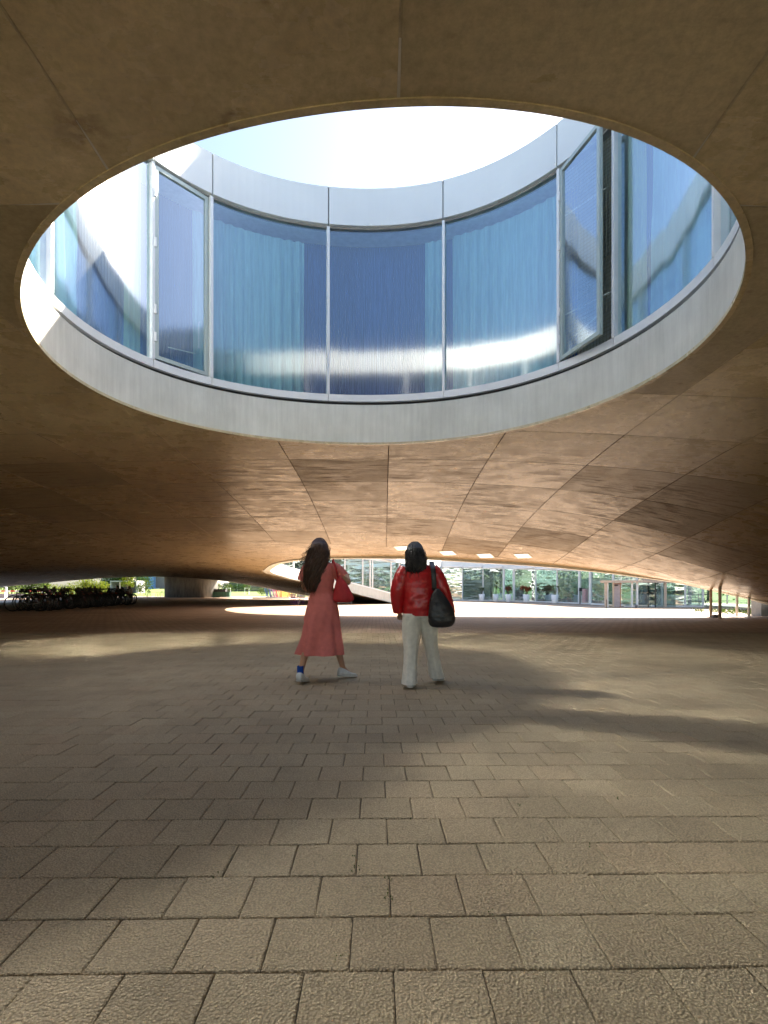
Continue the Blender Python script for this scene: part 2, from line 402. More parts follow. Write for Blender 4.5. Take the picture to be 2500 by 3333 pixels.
for gx in GX:
    for o in (-GW, 0, GW): line((gx + o, GY[0] - GW), (gx + o, GY[-1] + GW), 0.65)
for gy in GY:
    for o in (-GW, 0, GW): line((GX[0] - GW, gy + o), (GX[-1] + GW, gy + o), 0.575)
for x in np.arange(-33, 27, 1.9):
    for y in np.arange(-14, 80, 1.9):
        if not (GX[0] - .3 < x < GX[-1] + .3 and GY[0] - .3 < y < GY[-1] + .3): verts.append(Vector((x + .01, y + .013)))
for i in range(len(GX) - 1):
    for j in range(len(GY) - 1):
        for u in (.25, .5, .75):
            for v in (.33, .67): verts.append(Vector((GX[i] + 2.3 * u, GY[j] + 1.95 * v)))
cv, ce, cf, _, _, _ = delaunay_2d_cdt(verts, edges, [], 0, 1e-5)
cv = np.array([tuple(v) for v in cv]); tri = np.array([f[:3] for f in cf])
cen = cv[tri].mean(1)
keep = inside(OUTL, cen[:, 0], cen[:, 1]) & ~inside(R1L, cen[:, 0], cen[:, 1]) & ~inside(H2, cen[:, 0], cen[:, 1])
tri = tri[keep]; cen = cen[keep]
zz = Fz(cv)
gxa = np.array(GX); gya = np.array(GY)
onx = np.abs(cv[:, 0:1] - gxa).min(1) < 1e-3; ony = np.abs(cv[:, 1:2] - gya).min(1) < 1e-3
inreg = (cv[:, 0] > GX[0] - GW - 1e-3) & (cv[:, 0] < GX[-1] + GW + 1e-3) & (cv[:, 1] > GY[0] - GW - 1e-3) & (cv[:, 1] < GY[-1] + GW + 1e-3)
gz = zz + np.where(inreg & (onx | ony), 0.010, 0.0)
dx = np.abs(cen[:, 0:1] - gxa).min(1); dy = np.abs(cen[:, 1:2] - gya).min(1)
cin = (cen[:, 0] > GX[0] - GW) & (cen[:, 0] < GX[-1] + GW) & (cen[:, 1] > GY[0] - GW) & (cen[:, 1] < GY[-1] + GW)
isj = cin & ((dx < GW) | (dy < GW))
ci = np.clip(np.searchsorted(gxa, cen[:, 0]) - 1, 0, len(GX) - 2); cj = np.clip(np.searchsorted(gya, cen[:, 1]) - 1, 0, len(GY) - 2)
key = np.where(~cin, -1, np.where(isj, -2, ci * 100 + cj))

BLD = tag(empty('concrete_building', (0, 7.2, 0)), 'vast undulating concrete building seen from below with a glazed round light well and courtyard', 'building')
BLD.location = (0, 0, 0)
def submesh(mask, zc, name, mat, smooth=True, flip=True):
    t = tri[mask]; ids, inv = np.unique(t, return_inverse=True); t2 = inv.reshape(-1, 3)
    if flip: t2 = t2[:, ::-1]
    me = bpy.data.meshes.new(name); me.from_pydata([(cv[i, 0], cv[i, 1], zc[i]) for i in ids], [], t2.tolist())
    me.materials.append(mat)
    if smooth: me.polygons.foreach_set('use_smooth', [True] * len(me.polygons))
    return link(bpy.data.objects.new(name, me), BLD)
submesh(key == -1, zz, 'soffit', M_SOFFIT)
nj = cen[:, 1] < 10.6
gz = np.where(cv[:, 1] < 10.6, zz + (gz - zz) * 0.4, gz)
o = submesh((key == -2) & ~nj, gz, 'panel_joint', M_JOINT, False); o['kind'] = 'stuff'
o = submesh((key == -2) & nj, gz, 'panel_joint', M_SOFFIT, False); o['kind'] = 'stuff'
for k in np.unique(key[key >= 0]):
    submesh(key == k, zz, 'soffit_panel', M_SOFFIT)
# roof sheet over the rooms, and the outer wall that closes its edge
ZS, ZG, ZF = 5.05, 8.72, 9.53                       # underside of sill, head of glass, top of fascia (near light well)
rc = [(*p, ZF) for p in rim1(TH[::16])] + [(p[0], p[1], p[2] + 3.9) for p in N2[::2]] + [(p[0], p[1], 4.4) for p in FAC[::2]] + [(p[0], p[1], p[2] + 3.3) for p in F2[::2]] + [(x, y, max(F(x, y), 0) + 4.2) for x, y in OUT]
rc = np.array(rc); Rz = tps(rc[:, :2], rc[:, 2])
rz = np.maximum(Rz(cv), zz + 2.0)
submesh(np.ones(len(tri), bool), rz, 'roof', M_ROOF, True, False)
ow = MB(); n_ = len(OUTL)
oz = Fz(np.array(OUTL)); orz = np.maximum(Rz(np.array(OUTL)), oz + 2)
ow.add([(OUTL[i][0], OUTL[i][1], oz[i]) for i in range(n_)] + [(OUTL[i][0], OUTL[i][1], orz[i]) for i in range(n_)],
       [(i, (i + 1) % n_, n_ + (i + 1) % n_, n_ + i) for i in range(n_) if not (OUTL[i][0] > -4 and OUTL[i][1] > 24)])
ow.build('outer_wall', M_FASCIA, BLD)
for i in range(n_):                                  # garden side of the courtyard rooms: glass between thin posts
    a_, b_ = OUTL[i], OUTL[(i + 1) % n_]
    if a_[0] > -4 and a_[1] > 24:
        t_ = orz[i] - .3
        MB().add([(*a_, .05), (*b_, .05), (*b_, t_), (*a_, t_)], [(0, 1, 2, 3)]).build('garden_pane', M_GLASS_CLR, BLD)
        if i % 2 == 0: MB().box((a_[0], a_[1], t_ / 2), (.09, .09, t_)).build('garden_mullion', M_ALU, BLD)
        MB().bar((*a_, t_ + .15), (*b_, t_ + .15), .2, .3).build('garden_fascia', M_FASCIA, BLD)

# ---------------------------------------------------------------- the near light well: band, sill, glazing, fascia
def theta_of(px, near=False):
    t = np.linspace(-math.pi / 2, math.pi * 1.5, 20001); P = rim1(t, 0.1)
    e = P[:, 0] / P[:, 1] - (px - HX) / FP
    s = np.where(np.sign(e[:-1]) != np.sign(e[1:]))[0]
    s = max(s, key=lambda i: P[i, 1]); return t[s]
def ring(mb, th, o0, o1, z0, z1, closed=True):
    """curved bar following the rim between offsets o0<o1 (outwards) and heights z0<z1 (arrays allowed)"""
    A = rim1(th, o0); B = rim1(th, o1); n = len(th)
    z0 = np.broadcast_to(z0, (n,)); z1 = np.broadcast_to(z1, (n,))
    vs = [(*A[i], z0[i]) for i in range(n)] + [(*A[i], z1[i]) for i in range(n)] + [(*B[i], z1[i]) for i in range(n)] + [(*B[i], z0[i]) for i in range(n)]
    fs = []
    for i in range(n if closed else n - 1):
        j = (i + 1) % n
        for a in range(4):
            b = (a + 1) % 4; fs.append((a * n + i, b * n + i, b * n + j, a * n + j))
    if not closed: fs += [(0, n, 2 * n, 3 * n), (n - 1, 4 * n - 1, 3 * n - 1, 2 * n - 1)]
    return mb.add(vs, fs)
zr = Fz(R1)
mb = MB(); ring(mb, TH, 0.0, 0.45, zr + 0.0, 4.97); mb.build('concrete_band', M_BAND, BLD)
# slightly rounded lip under the band
lip = MB(); ring(lip, TH, -0.012, 0.05, zr - 0.012, zr + 0.035); lip.build('drip_edge', M_SOFFIT, BLD)
mb = MB(); ring(mb, TH, 0.10, 0.5, 4.972, 5.05); mb.build('shadow_gap', M_DARKGAP, BLD)
mpx = [151, 490, 683, 1067, 1446, 1825, 2008, 2345]
mth = [theta_of(p) for p in mpx]                    # decreasing angle from left to right
mth = sorted(mth)
rest = (mth[0] + 2 * math.pi) - mth[-1]; kn = 4
allth = mth + [mth[-1] + rest * (k + 1) / (kn + 1) for k in range(kn)]
SILL0, SILL1 = 5.05, 5.19
def arc(a, b, n): return np.linspace(a, b, n)
for i, a in enumerate(allth):
    b = allth[(i + 1) % len(allth)]
    if b < a: b += 2 * math.pi
    g = 0.0012
    sill = MB(); ring(sill, arc(a + g, b - g, 12), 0.02, 0.20, SILL0, SILL1, False); sill.build('sill', M_ALU, BLD)
    fp = MB(); th = arc(a + 0.003, b - 0.003, 16); ring(fp, th, -0.02, 0.16, ZG + 0.028, ZF, False); fp.build('fascia_panel', M_FASCIA, BLD)
hd = MB(); ring(hd, TH, 0.06, 0.2, ZG, ZG + 0.026); hd.build('head_gap', plain('gasket_grey', (0.28, 0.29, 0.29), .7), BLD)
bk = MB(); ring(bk, TH, 0.17, 0.3, ZG + 0.03, ZF - 0.02); bk.build('fascia_backing', M_DARKGAP, BLD)
DOORS = {(5, 6): 'L', (1, 2): 'R'}   # index pairs in the sorted angles: filled below
# sorted increasing angle = right to left: 2345,2008,1825,1446,1067,683,490,151
mu = MB().mesh('mullion', M_ALU)
def mullion(t):
    p = rim1(t, 0.09)[0]; q = p - C1; rz_ = math.atan2(q[1], q[0])
    w_ = empty('window_post', (p[0], p[1], 0), rz_, BLD) if False else None
    m = MB().box((0, 0, (SILL1 + ZG) / 2), (0.16, 0.055, ZG - SILL1))
    o = m.build('mullion', M_ALU, BLD); o.location = (p[0], p[1], 0); o.rotation_euler = (0, 0, rz_); return o
for t in allth: mullion(t)
dm = 0.0075
for i, a in enumerate(allth):
    b = allth[(i + 1) % len(allth)]
    if b < a: b += 2 * math.pi
    if i in (1, 5): continue                         # the two doors
    pane = MB(); th = arc(a + dm, b - dm, 24); A = rim1(th, 0.09)
    pane.sheet([[(*A[k], SILL1) for k in range(24)], [(*A[k], ZG) for k in range(24)]])
    pane.build('window_pane', M_GLASS, BLD, True)
def door(hinge_t, free_t, swing, name_glass):
    P = rim1(hinge_t, 0.06)[0]; Q = rim1(free_t, 0.06)[0]; v = Q - P; L = float(np.hypot(*v)) - 0.08; a = math.atan2(v[1], v[0]) + swing
    u = v / np.hypot(*v) * 0.04
    D = empty('glass_door', (P[0] + u[0], P[1] + u[1], 0), a, BLD)
    fw = 0.07; z0 = SILL1 + 0.03; z1 = ZG - 0.02
    f = MB().box((fw / 2, 0, (z0 + z1) / 2), (fw, 0.06, z1 - z0)).box((L - fw / 2, 0, (z0 + z1) / 2), (fw, 0.06, z1 - z0))
    f.box((L / 2, 0, z0 + fw / 2), (L - 2 * fw, 0.06, fw)).box((L / 2, 0, z1 - fw / 2), (L - 2 * fw, 0.06, fw))
    f.build('door_frame', M_DOORF, D)
    g = MB().sheet([[(fw, 0, z0 + fw), (L - fw, 0, z0 + fw)], [(fw, 0, z1 - fw), (L - fw, 0, z1 - fw)]]); g.build('door_pane', M_GLASS, D)
    for zc in (5.6, 6.1, 7.3, 8.2): MB().tube([(0.0, -0.045, zc - .08), (0.0, -0.045, zc + .08)], 0.022, 8).build('hinge', M_WHITE, D)
    MB().tube([(L - 0.14, 0.05, 5.75), (L - 0.14, 0.09, 5.75), (L - 0.14, 0.09, 6.25), (L - 0.14, 0.05, 6.25)], 0.012, 6).build('handle', M_ALU, D)
    MB().tube([(0.3, 0.07, 5.55), (L - 0.2, 0.07, 5.62)], 0.01, 5).build('push_bar', M_ALU, D)
    return D
door(allth[6], allth[5], R(2.5), 'L')     # left door, hinged at its left post
D2 = door(allth[2], allth[1], R(-14), 'R')
# wire guard in the open doorway
A = rim1(allth[1], 0.13)[0]; B = rim1(allth[2], 0.13)[0]; v = B - A; L = float(np.hypot(*v)); u = v / L
gd = empty('guard_mesh', (A[0], A[1], 0), math.atan2(v[1], v[0]), BLD)
gm = MB(); s_ = 0.065; z0, z1 = SILL1 + .02, ZG - .05
for k in range(int(L / s_)): gm.box((0.03 + k * s_, 0, (z0 + z1) / 2), (0.006, 0.006, z1 - z0))
for k in range(int((z1 - z0) / s_)): gm.box((L / 2, 0.007, z0 + k * s_), (L - .06, 0.006, 0.006))
M_WIRE = plain('guard_wire', (0.30, 0.26, 0.17), 0.5, 0.5)
w_ = gm.build('wire_grid', M_WIRE, gd)
for zc in (6.1, 7.9): MB().bar((0.03, -0.12, zc), (L - .05, 0.03, zc - .05), 0.015).build('stay_bar', M_WHITE, gd)
# interior around the light well: floor, ceiling and the cloth behind the glass
M_INFL = plain('interior_carpet', (0.22, 0.22, 0.21), 0.9); M_INCL = plain('interior_ceiling', (0.6, 0.6, 0.58), 0.8)
mb = MB(); ring(mb, TH, 0.2, 3.2, SILL0 - 0.02, SILL0 + .03); mb.build('room_floor', M_INFL, BLD)
mb = MB(); ring(mb, TH, 0.2, 3.2, ZG + 0.02, ZG + .10); mb.build('room_ceiling', M_INCL, BLD)
mb = MB(); ring(mb, TH, 3.2, 3.3, SILL0 - 0.02, ZG + .10); mb.build('room_wall', M_INCL, BLD)
def cloth(t0, t1, off, amp, wl, z0, z1, name, mat, label, cat='curtain', group=None, top_amp=0.2):
    P0 = rim1(arc(t0, t1, 400), off); s = np.r_[0, np.cumsum(np.hypot(*(np.diff(P0, axis=0).T)))]
    L = s[-1]; n = max(16, int(L / wl * 10)); t = arc(t0, t1, n); q = L * np.linspace(0, 1, n)
    rows = []
    ph = 0.55 * np.sin(q * 2.1 + t0) + 0.8 * np.sin(q * 5.3)
    nz = 8
    for j in range(nz):
        f = j / (nz - 1); am = amp * (1 - (1 - top_amp) * f)
        w = am * np.sin(q / wl * 2 * math.pi + ph + 0.3 * math.sin(j * 1.7)) * (0.7 + 0.4 * np.sin(q * 3.7 + 1))
        r = four(t) @ _cr + off + w
        rows.append([(C1[0] + r[k] * math.cos(t[k]), C1[1] + r[k] * math.sin(t[k]), z0 + (z1 - z0) * f) for k in range(n)])
    m = MB().sheet(rows); o = m.build(name, mat, None, True); tag(o, label, cat, group); return o
tp = theta_of
CG = 'curtains hanging behind the curved glass'
cloth(tp(1000), tp(650), 0.40, 0.11, 0.20, SILL1, ZG - .16, 'curtain', M_CURT, 'pale aqua pleated curtain drawn over most of the pane right of the left door', group=CG)
cloth(tp(1436), tp(1378), 0.38, 0.09, 0.16, SILL1, ZG - .16, 'curtain', M_CURT, 'narrow bunched aqua curtain at the right edge of the central dark blue pane', group=CG)
cloth(tp(1806), tp(1462), 0.40, 0.11, 0.21, SILL1, ZG - .12, 'curtain', M_CURT, 'wide pale aqua pleated curtain filling the pane left of the open door', group=CG)
cloth(tp(300), tp(160), 0.40, 0.11, 0.21, SILL1, ZG - .08, 'curtain', M_CURT, 'pale curtain partly in sun behind the pane left of the left door', group=CG)
cloth(tp(482), tp(432), 0.30, 0.04, 0.10, SILL1, ZG - .08, 'curtain', M_CURT_Y, 'narrow yellow green curtain bunched beside the left door post', group=CG)
cloth(tp(2070), tp(2016), 0.30, 0.04, 0.10, SILL1, ZG - .08, 'curtain', M_CURT_Y, 'narrow yellow green curtain bunched beside the open door post', group=CG)
cloth(tp(2345), tp(2080), 0.40, 0.11, 0.21, SILL1, ZG - .08, 'curtain', M_CURT, 'pale aqua curtain behind the pane right of the open door', group=CG)
cloth(allth[0] + 2 * math.pi - 0.05, allth[0] + 2 * math.pi - 0.55, 0.4, 0.04, 0.16, SILL1, ZG - .08, 'curtain', M_CURT, 'aqua curtain at the far right end of the curved glass', group=CG)
cloth(allth[2], allth[1] + 2 * math.pi - 0.0, 0.66, 0.012, 0.05, SILL1, ZG, 'sheer_curtain', M_SHEER, 'deep blue sheer curtain lining the whole glazed ring of the light well', top_amp=1)
# ================================================================= ground
def quad_sheet(name, x0, x1, y0, y1, z, mat, nx=1, ny=1, hole=None):
    m = MB()
    if hole:
        hx0, hx1, hy0, hy1 = hole
        for a, b, c, d in ((x0, x1, y0, hy0), (x0, x1, hy1, y1), (x0, hx0, hy0, hy1), (hx1, x1, hy0, hy1)):
            m.add([(a, c, z), (b, c, z), (b, d, z), (a, d, z)], [(0, 1, 2, 3)])
    else: m.add([(x0, y0, z), (x1, y0, z), (x1, y1, z), (x0, y1, z)], [(0, 1, 2, 3)])
    return m
PT = 0.246; YAW = 0.015
PV = tag(quad_sheet('pavement', -70, 70, -30, 97, 0, M_PAVE, hole=(-9.6, 9.6, -1.0, 13.2)).build('pavement', M_PAVE), kind='structure')
bed = tag(quad_sheet('paving_bed', -9.8, 9.8, -1.2, 13.4, -0.014, M_BED).build('paving_bed', M_BED), kind='structure')
def paver_mesh(seed):
    r = random.Random(seed); h = PT / 2 - 0.0020; c = 0.0045; z = -0.0
    m = MB(); vs = []
    for (k, zz_) in ((h, -0.014), (h, -0.0035), (h - c, 0.0)):
        for x, y in ((-k, -k), (k, -k), (k, k), (-k, k)):
            # straight sides with small irregularities at the mid edges
            vs.append((x + r.uniform(-.0012, .0012), y + r.uniform(-.0012, .0012), zz_))
    fs = [(0, 1, 5, 4), (1, 2, 6, 5), (2, 3, 7, 6), (3, 0, 4, 7), (4, 5, 9, 8), (5, 6, 10, 9), (6, 7, 11, 10), (7, 4, 8, 11), (8, 9, 10, 11)]
    return m.add(vs, fs)
pms = [paver_mesh(i) for i in range(6)]; pmesh = [p.mesh('paver', M_PAVER) for p in pms]
ca, sa = math.cos(YAW), math.sin(YAW)
spots = []
for k in range(-8, 49):
    yb = 1.478 + 0.002 + PT * k
    for i in range(-42, 43):
        xb = 0.026 + (0.5 if k % 2 == 0 else 0.0) * PT + PT * i - 0.0
        X = xb - PT / 2; Y = yb + PT / 2
        x = X * ca - (Y - 1.5) * sa; y = X * sa + (Y - 1.5) * ca + 1.5
        if abs(x) > 9.75 or y < -1.1 or y > 13.3: continue
        spots.append((x, y))
vis = [(x, y) for x, y in spots if y > 1.28 and abs(x) / y < 0.735]
vis.sort(key=lambda p: p[1] + 0.12 * abs(p[0])); near = set(vis[:298])
fld = MB()
for x, y in spots:
    r1, r2 = random.uniform(-.0022, .0018), random.uniform(-.004, .004)
    a, b = random.uniform(-.004, .004), random.uniform(-.004, .004)
    i = random.randrange(6)
    if (x, y) in near:
        o = bpy.data.objects.new('paver', pmesh[i]); o.location = (x, y, r1 - .001); o.rotation_euler = (a, b, YAW + r2); link(o, PV)
    else:
        c_, s_ = math.cos(YAW + r2), math.sin(YAW + r2)
        fld.add([(x + v[0] * c_ - v[1] * s_, y + v[0] * s_ + v[1] * c_, v[2] + r1 - .001 + v[1] * a - v[0] * b) for v in pms[i].v], pms[i].f)
fo = fld.build('paver_field', M_PAVER_F, PV); fo['kind'] = 'stuff'
def lawn_mat():
    n = NT('lawn_grass'); co = n.coord('World')
    c = n.mix(n.ramp(n.noise(co, 0.5, 6, 0.65), [(0.3, 0.0), (0.7, 1.0)]), (0.07, 0.12, 0.018), (0.19, 0.24, 0.05))
    n.col(c); n.set(Roughness=0.9); n.bump(n.noise(co, 4, 5), 0.8, 0.2); return n.m
M_LAWN = lawn_mat()
lw = MB(); rows = []
for y in (97, 105, 120, 150, 190, 400, 1500):
    rows.append([(x, y, 0.0 if y == 97 else min((y - 97) * 0.022, 2.0)) for x in (-900, -200, -60, 0, 60, 200, 900)])
lw.sheet(rows); tag(lw.build('lawn', M_LAWN, None, True), kind='structure')
gm_ = MB()
for a, b, c, d in ((-900, -70, -400, 97), (70, 900, -400, 97), (-70, 70, -400, -30)):
    gm_.add([(a, c, -.004), (b, c, -.004), (b, d, -.004), (a, d, -.004)], [(0, 1, 2, 3)])
tag(gm_.build('ground', M_LAWN), kind='structure')

# ================================================================= far courtyard: band, glazing, fascia
# near and left rim: a band wall rising from the soffit edge, glass above it, fascia on top
def wall_along(pts, z0f, z1f, th, mb, nrm=1):
    """thick wall following plan points; z0f,z1f lists"""
    n = len(pts); A = []; B = []
    for i in range(n):
        a = Vector(pts[max(i - 1, 0)][:2]); b = Vector(pts[min(i + 1, n - 1)][:2]); t = (b - a).normalized(); nn = Vector((-t.y, t.x)) * nrm
        p = Vector(pts[i][:2]); A.append(p); B.append(p + nn * th)
    vs = [(*A[i], z0f[i]) for i in range(n)] + [(*A[i], z1f[i]) for i in range(n)] + [(*B[i], z1f[i]) for i in range(n)] + [(*B[i], z0f[i]) for i in range(n)]
    fs = []
    for i in range(n - 1):
        for a in range(4):
            b = (a + 1) % 4; fs.append((a * n + i, b * n + i, b * n + i + 1, a * n + i + 1))
    fs += [(0, n, 2 * n, 3 * n), (n - 1, 4 * n - 1, 3 * n - 1, 2 * n - 1)]
    return mb.add(vs, fs)
# --- far-left ramped part: (px, d, band bottom row, band top row, head row, fascia top row)
RAMP = [(879, 33.0, 1858, 1856, 1790, 1760), (890, 34.6, 1866, 1846, 1790, 1760), (912, 35.3, 1873, 1838.5, 1790, 1762), (942, 36, 1882, 1850, 1793, 1765), (982, 37.2, 1891, 1861, 1797, 1770), (1050, 38.5, 1905, 1877, 1803, 1778),
        (1131, 40, 1924, 1896, 1812, 1790), (1174, 40.5, 1937, 1907, 1818, 1797), (1233, 41.2, 1951, 1922, 1826, 1806), (1292, 41.8, 1967, 1938, 1831, 1812), (1345, 46, 1961, 1948, 1838, 1817), (1400, 52, 1957.5, 1953, 1843, 1820), (1438, 56.5, 1954.4, 1952.6, 1848, 1823)]
def ramp_interp(px, col):
    a = np.array(RAMP); return float(np.interp(px, a[:, 0], a[:, col]))
SEC = [879, 890, 900, 912, 926, 942, 960, 982, 1015, 1050, 1084, 1110, 1131, 1152, 1174, 1205, 1233, 1262, 1292, 1320, 1345, 1372, 1400, 1420, 1438]
sp = [wp(p, ramp_interp(p, 1), z=0) for p in SEC]
def zrow(p, col): return EYE + (HY - ramp_interp(p, col)) / FP * ramp_interp(p, 1)
zb = [min(zrow(p, 2), F(*wp(p, ramp_interp(p, 1), z=0)[:2]) + .02) if p < 1292 else -0.02 for p in SEC]; zt = [zrow(p, 3) for p in SEC]; zh = [zrow(p, 4) for p in SEC]; zf = [zrow(p, 5) for p in SEC]
mb = MB(); wall_along(sp, zb, zt, 0.5, mb, 1); mb.build('courtyard_band', M_BAND, BLD)
mb = MB(); wall_along(sp, [z + .005 for z in zt], [z + .10 for z in zt], 0.08, mb, 1); mb.build('sill', M_WHITE, BLD)
sp2 = [Vector((p.x - 0.02, p.y - 0.05, 0)) for p in sp]
mb = MB(); wall_along(sp2, [z for z in zh], [z for z in zf], 0.3, mb, 1); mb.build('fascia_panel', M_FASCIA, BLD)
def post_at(p, z0, z1, w=0.07, mat=None, name='mullion', parent=None):
    return MB().box((p[0], p[1], (z0 + z1) / 2), (w, w, z1 - z0)).build(name, mat or M_WHITE, BLD if parent is None else parent)
RM = [912, 955, 1000, 1042, 1084, 1123, 1181, 1205, 1213, 1273, 1300, 1345, 1400, 1438]
def fpt(px):
    d = ramp_interp(px, 1) if px <= 1438 else float(np.interp(px, [f[0] for f in fac], [f[1] for f in fac])); return wp(px, d, z=0)
for i, px in enumerate(RM):
    p = fpt(px); post_at(p + Vector((0, .02, 0)), zrow(px, 3) + .1, zrow(px, 4), 0.09)
    if i + 1 < len(RM):
        q = RM[i + 1]; seg = np.linspace(px, q, 7)
        rows = [[fpt(s) + Vector((0, 0.05, zrow(s, 3) + .1)) for s in seg], [fpt(s) + Vector((0, 0.05, zrow(s, 4))) for s in seg]]
        w = MB().sheet(rows).build('window_pane', M_GLASS_FAR, BLD, True)
# --- level facade at the back: base row -> ground; head and fascia heights
FMX = [1438, 1505, 1572, 1639, 1672, 1743, 1813, 1886, 1921, 1995, 2073, 2155, 2230, 2288]
headpx = [(1438, 1848, 1823), (1639, 1852.5, 1829), (1813, 1857, 1838), (1886, 1859.5, 1846), (1995, 1862, 1850), (2073, 1872, 1855), (2288, 1876, 1858)]
def fz(px, c): return EYE + (HY - float(np.interp(px, [h[0] for h in headpx], [h[c] for h in headpx]))) / FP * fpt(px).y
seg = np.linspace(1438, 2288, 40)
mb = MB(); wall_along([fpt(s) + Vector((-.03, -.08, 0)) for s in seg], [fz(s, 1) for s in seg], [fz(s, 2) for s in seg], 0.3, mb, 1); mb.build('fascia_panel', M_FASCIA, BLD)
mb = MB(); wall_along([fpt(s) for s in seg], [-0.01] * 40, [0.10] * 40, 0.12, mb, 1); mb.build('plinth', M_WHITE, BLD)
for i, px in enumerate(FMX):
    p = fpt(px); wide = px in (1639, 1672, 1886, 1921)
    post_at(p + Vector((0, -.02, 0)), 0.0, fz(px, 1), 0.16 if wide else 0.09)
    if i + 1 < len(FMX):
        q = FMX[i + 1]; sg = np.linspace(px, q, 7)
        rows = [[fpt(s) + Vector((0, 0.05, .1)) for s in sg], [fpt(s) + Vector((0, 0.05, fz(s, 1))) for s in sg]]
        MB().sheet(rows).build('window_pane', M_GLASS_FAR, BLD, True)
        if px in (1438, 1505, 1572, 1672, 1743, 1813):   # white blind boxes under the fascia
            a = fpt(px + 2); b = fpt(q - 2); zz_ = fz(px, 1)
            MB().bar((a.x, a.y - .12, zz_ + .1), (b.x, b.y - .12, zz_ + .1), 0.3, 0.16).build('blind_box', M_WHITE, BLD)
# --- near rim of the courtyard (seen only in reflections): band, glass and fascia
n2s = smooth_open([Vector(p) for p in N2], 1.2)
z0 = [max(p.z, 0) for p in n2s]
mb = MB(); wall_along(n2s, [z - .02 for z in z0], [z + .75 for z in z0], 0.4, mb, -1); mb.build('courtyard_band', M_BAND, BLD)
mb = MB(); wall_along(n2s, [z + 3.2 for z in z0], [z + 4.0 for z in z0], 0.4, mb, -1); mb.build('fascia_panel', M_FASCIA, BLD)
mb = MB().sheet([[Vector((p.x, p.y - .15, z0[i] + .75)) for i, p in enumerate(n2s)], [Vector((p.x, p.y - .15, z0[i] + 3.2)) for i, p in enumerate(n2s)]]); mb.build('window_pane', M_GLASS_FAR, BLD, True)
mb = MB().sheet([[Vector((p.x, p.y - 1.6, z0[i] + .5)) for i, p in enumerate(n2s)], [Vector((p.x, p.y - 1.6, z0[i] + 3.4)) for i, p in enumerate(n2s)]]); mb.build('room_wall', M_INFL, BLD, True)
# ================================================================= outer rooms behind the courtyard glass, core, posts, glowing sun-reflection squares
rf = MB(); P_ = [tuple(fpt(s) + Vector((.02, .12, 0)))[:2] for s in np.linspace(1300, 2288, 40)]
poly = [(x, y, .035) for x, y in P_] + [(25.5, 34, .035), (25.5, 59, .035), (12, 65, .035), (-1, 61, .035)]
rf.add(poly, [tuple(range(len(poly)))]); rf.build('room_floor', plain('room_floor_grey', (0.36, 0.36, 0.34), 0.5), BLD)
M_CORE = NT('core_concrete')
_c = M_CORE.coord('World', scale=(3, 3, 0.5)); _f = M_CORE.noise(_c, 1.2, 6, 0.7)
M_CORE.col(M_CORE.mix(M_CORE.ramp(_f, [(0.35, 0.0), (0.65, 1.0)]), (0.07, 0.066, 0.058), (0.16, 0.152, 0.135))); M_CORE.set(Roughness=0.8); M_CORE = M_CORE.m
cx0, cx1 = wp(531, 80, z=0).x, wp(686, 80, z=0).x
core = MB(); n = 40; rings = []
for z in (0, 5.0): rings.append([Vector(((cx0 + cx1) / 2 + (cx1 - cx0) / 2 * math.copysign(abs(math.cos(a)) ** 0.55, math.cos(a)), 82 + 3.2 * math.copysign(abs(math.sin(a)) ** 0.55, math.sin(a)), z)) for a in np.linspace(0, 2 * math.pi, n, endpoint=False)])
core.loft(rings); core.build('core_wall', M_CORE, BLD, True)
M_PBROWN = plain('post_brown_paint', (0.5, 0.4, 0.3), 0.5); M_GREYC = plain('grey_concrete', (0.2, 0.2, 0.2), 0.8)
def slim_post(px, d, mat, lab, w=0.09, top=None):
    p = wp(px, d, z=0); o = empty('steel_post', p); tag(o, lab, 'post', 'slim steel posts under the right edge of the roof')
    zt_ = top or max(F(p.x, p.y), 0.3)
    MB().tube([(0, 0, .012), (0, 0, zt_)], w / 2, 10).build('shaft', mat, o, True)
    MB().box((0, 0, .006), (w * 1.9, w * 1.9, .012)).build('base_plate', mat, o)
slim_post(2314, 20.9, M_PBROWN, 'brown steel post nearest the entrance, left of the close pair under the low roof', 0.10)
slim_post(2343.5, 19.9, M_PBROWN, 'brown steel post right of its brown twin, nearest the camera', 0.11)
slim_post(2399, 21.5, M_WHITE, 'white steel post beside the brown pair under the low roof', 0.1)
slim_post(2438, 21.0, M_WHITE, 'rightmost white steel post where the roof comes down', 0.1)
b = tag(empty('junction_box', wp(2331, 20.6, z=0)), 'small grey box lying between the two brown posts', 'box')
MB().box((0, 0, .05), (.30, .16, .10)).build('case', M_GREYC, b); MB().box((0, 0, .11), (.32, .18, .02)).build('lid', M_PBROWN, b)
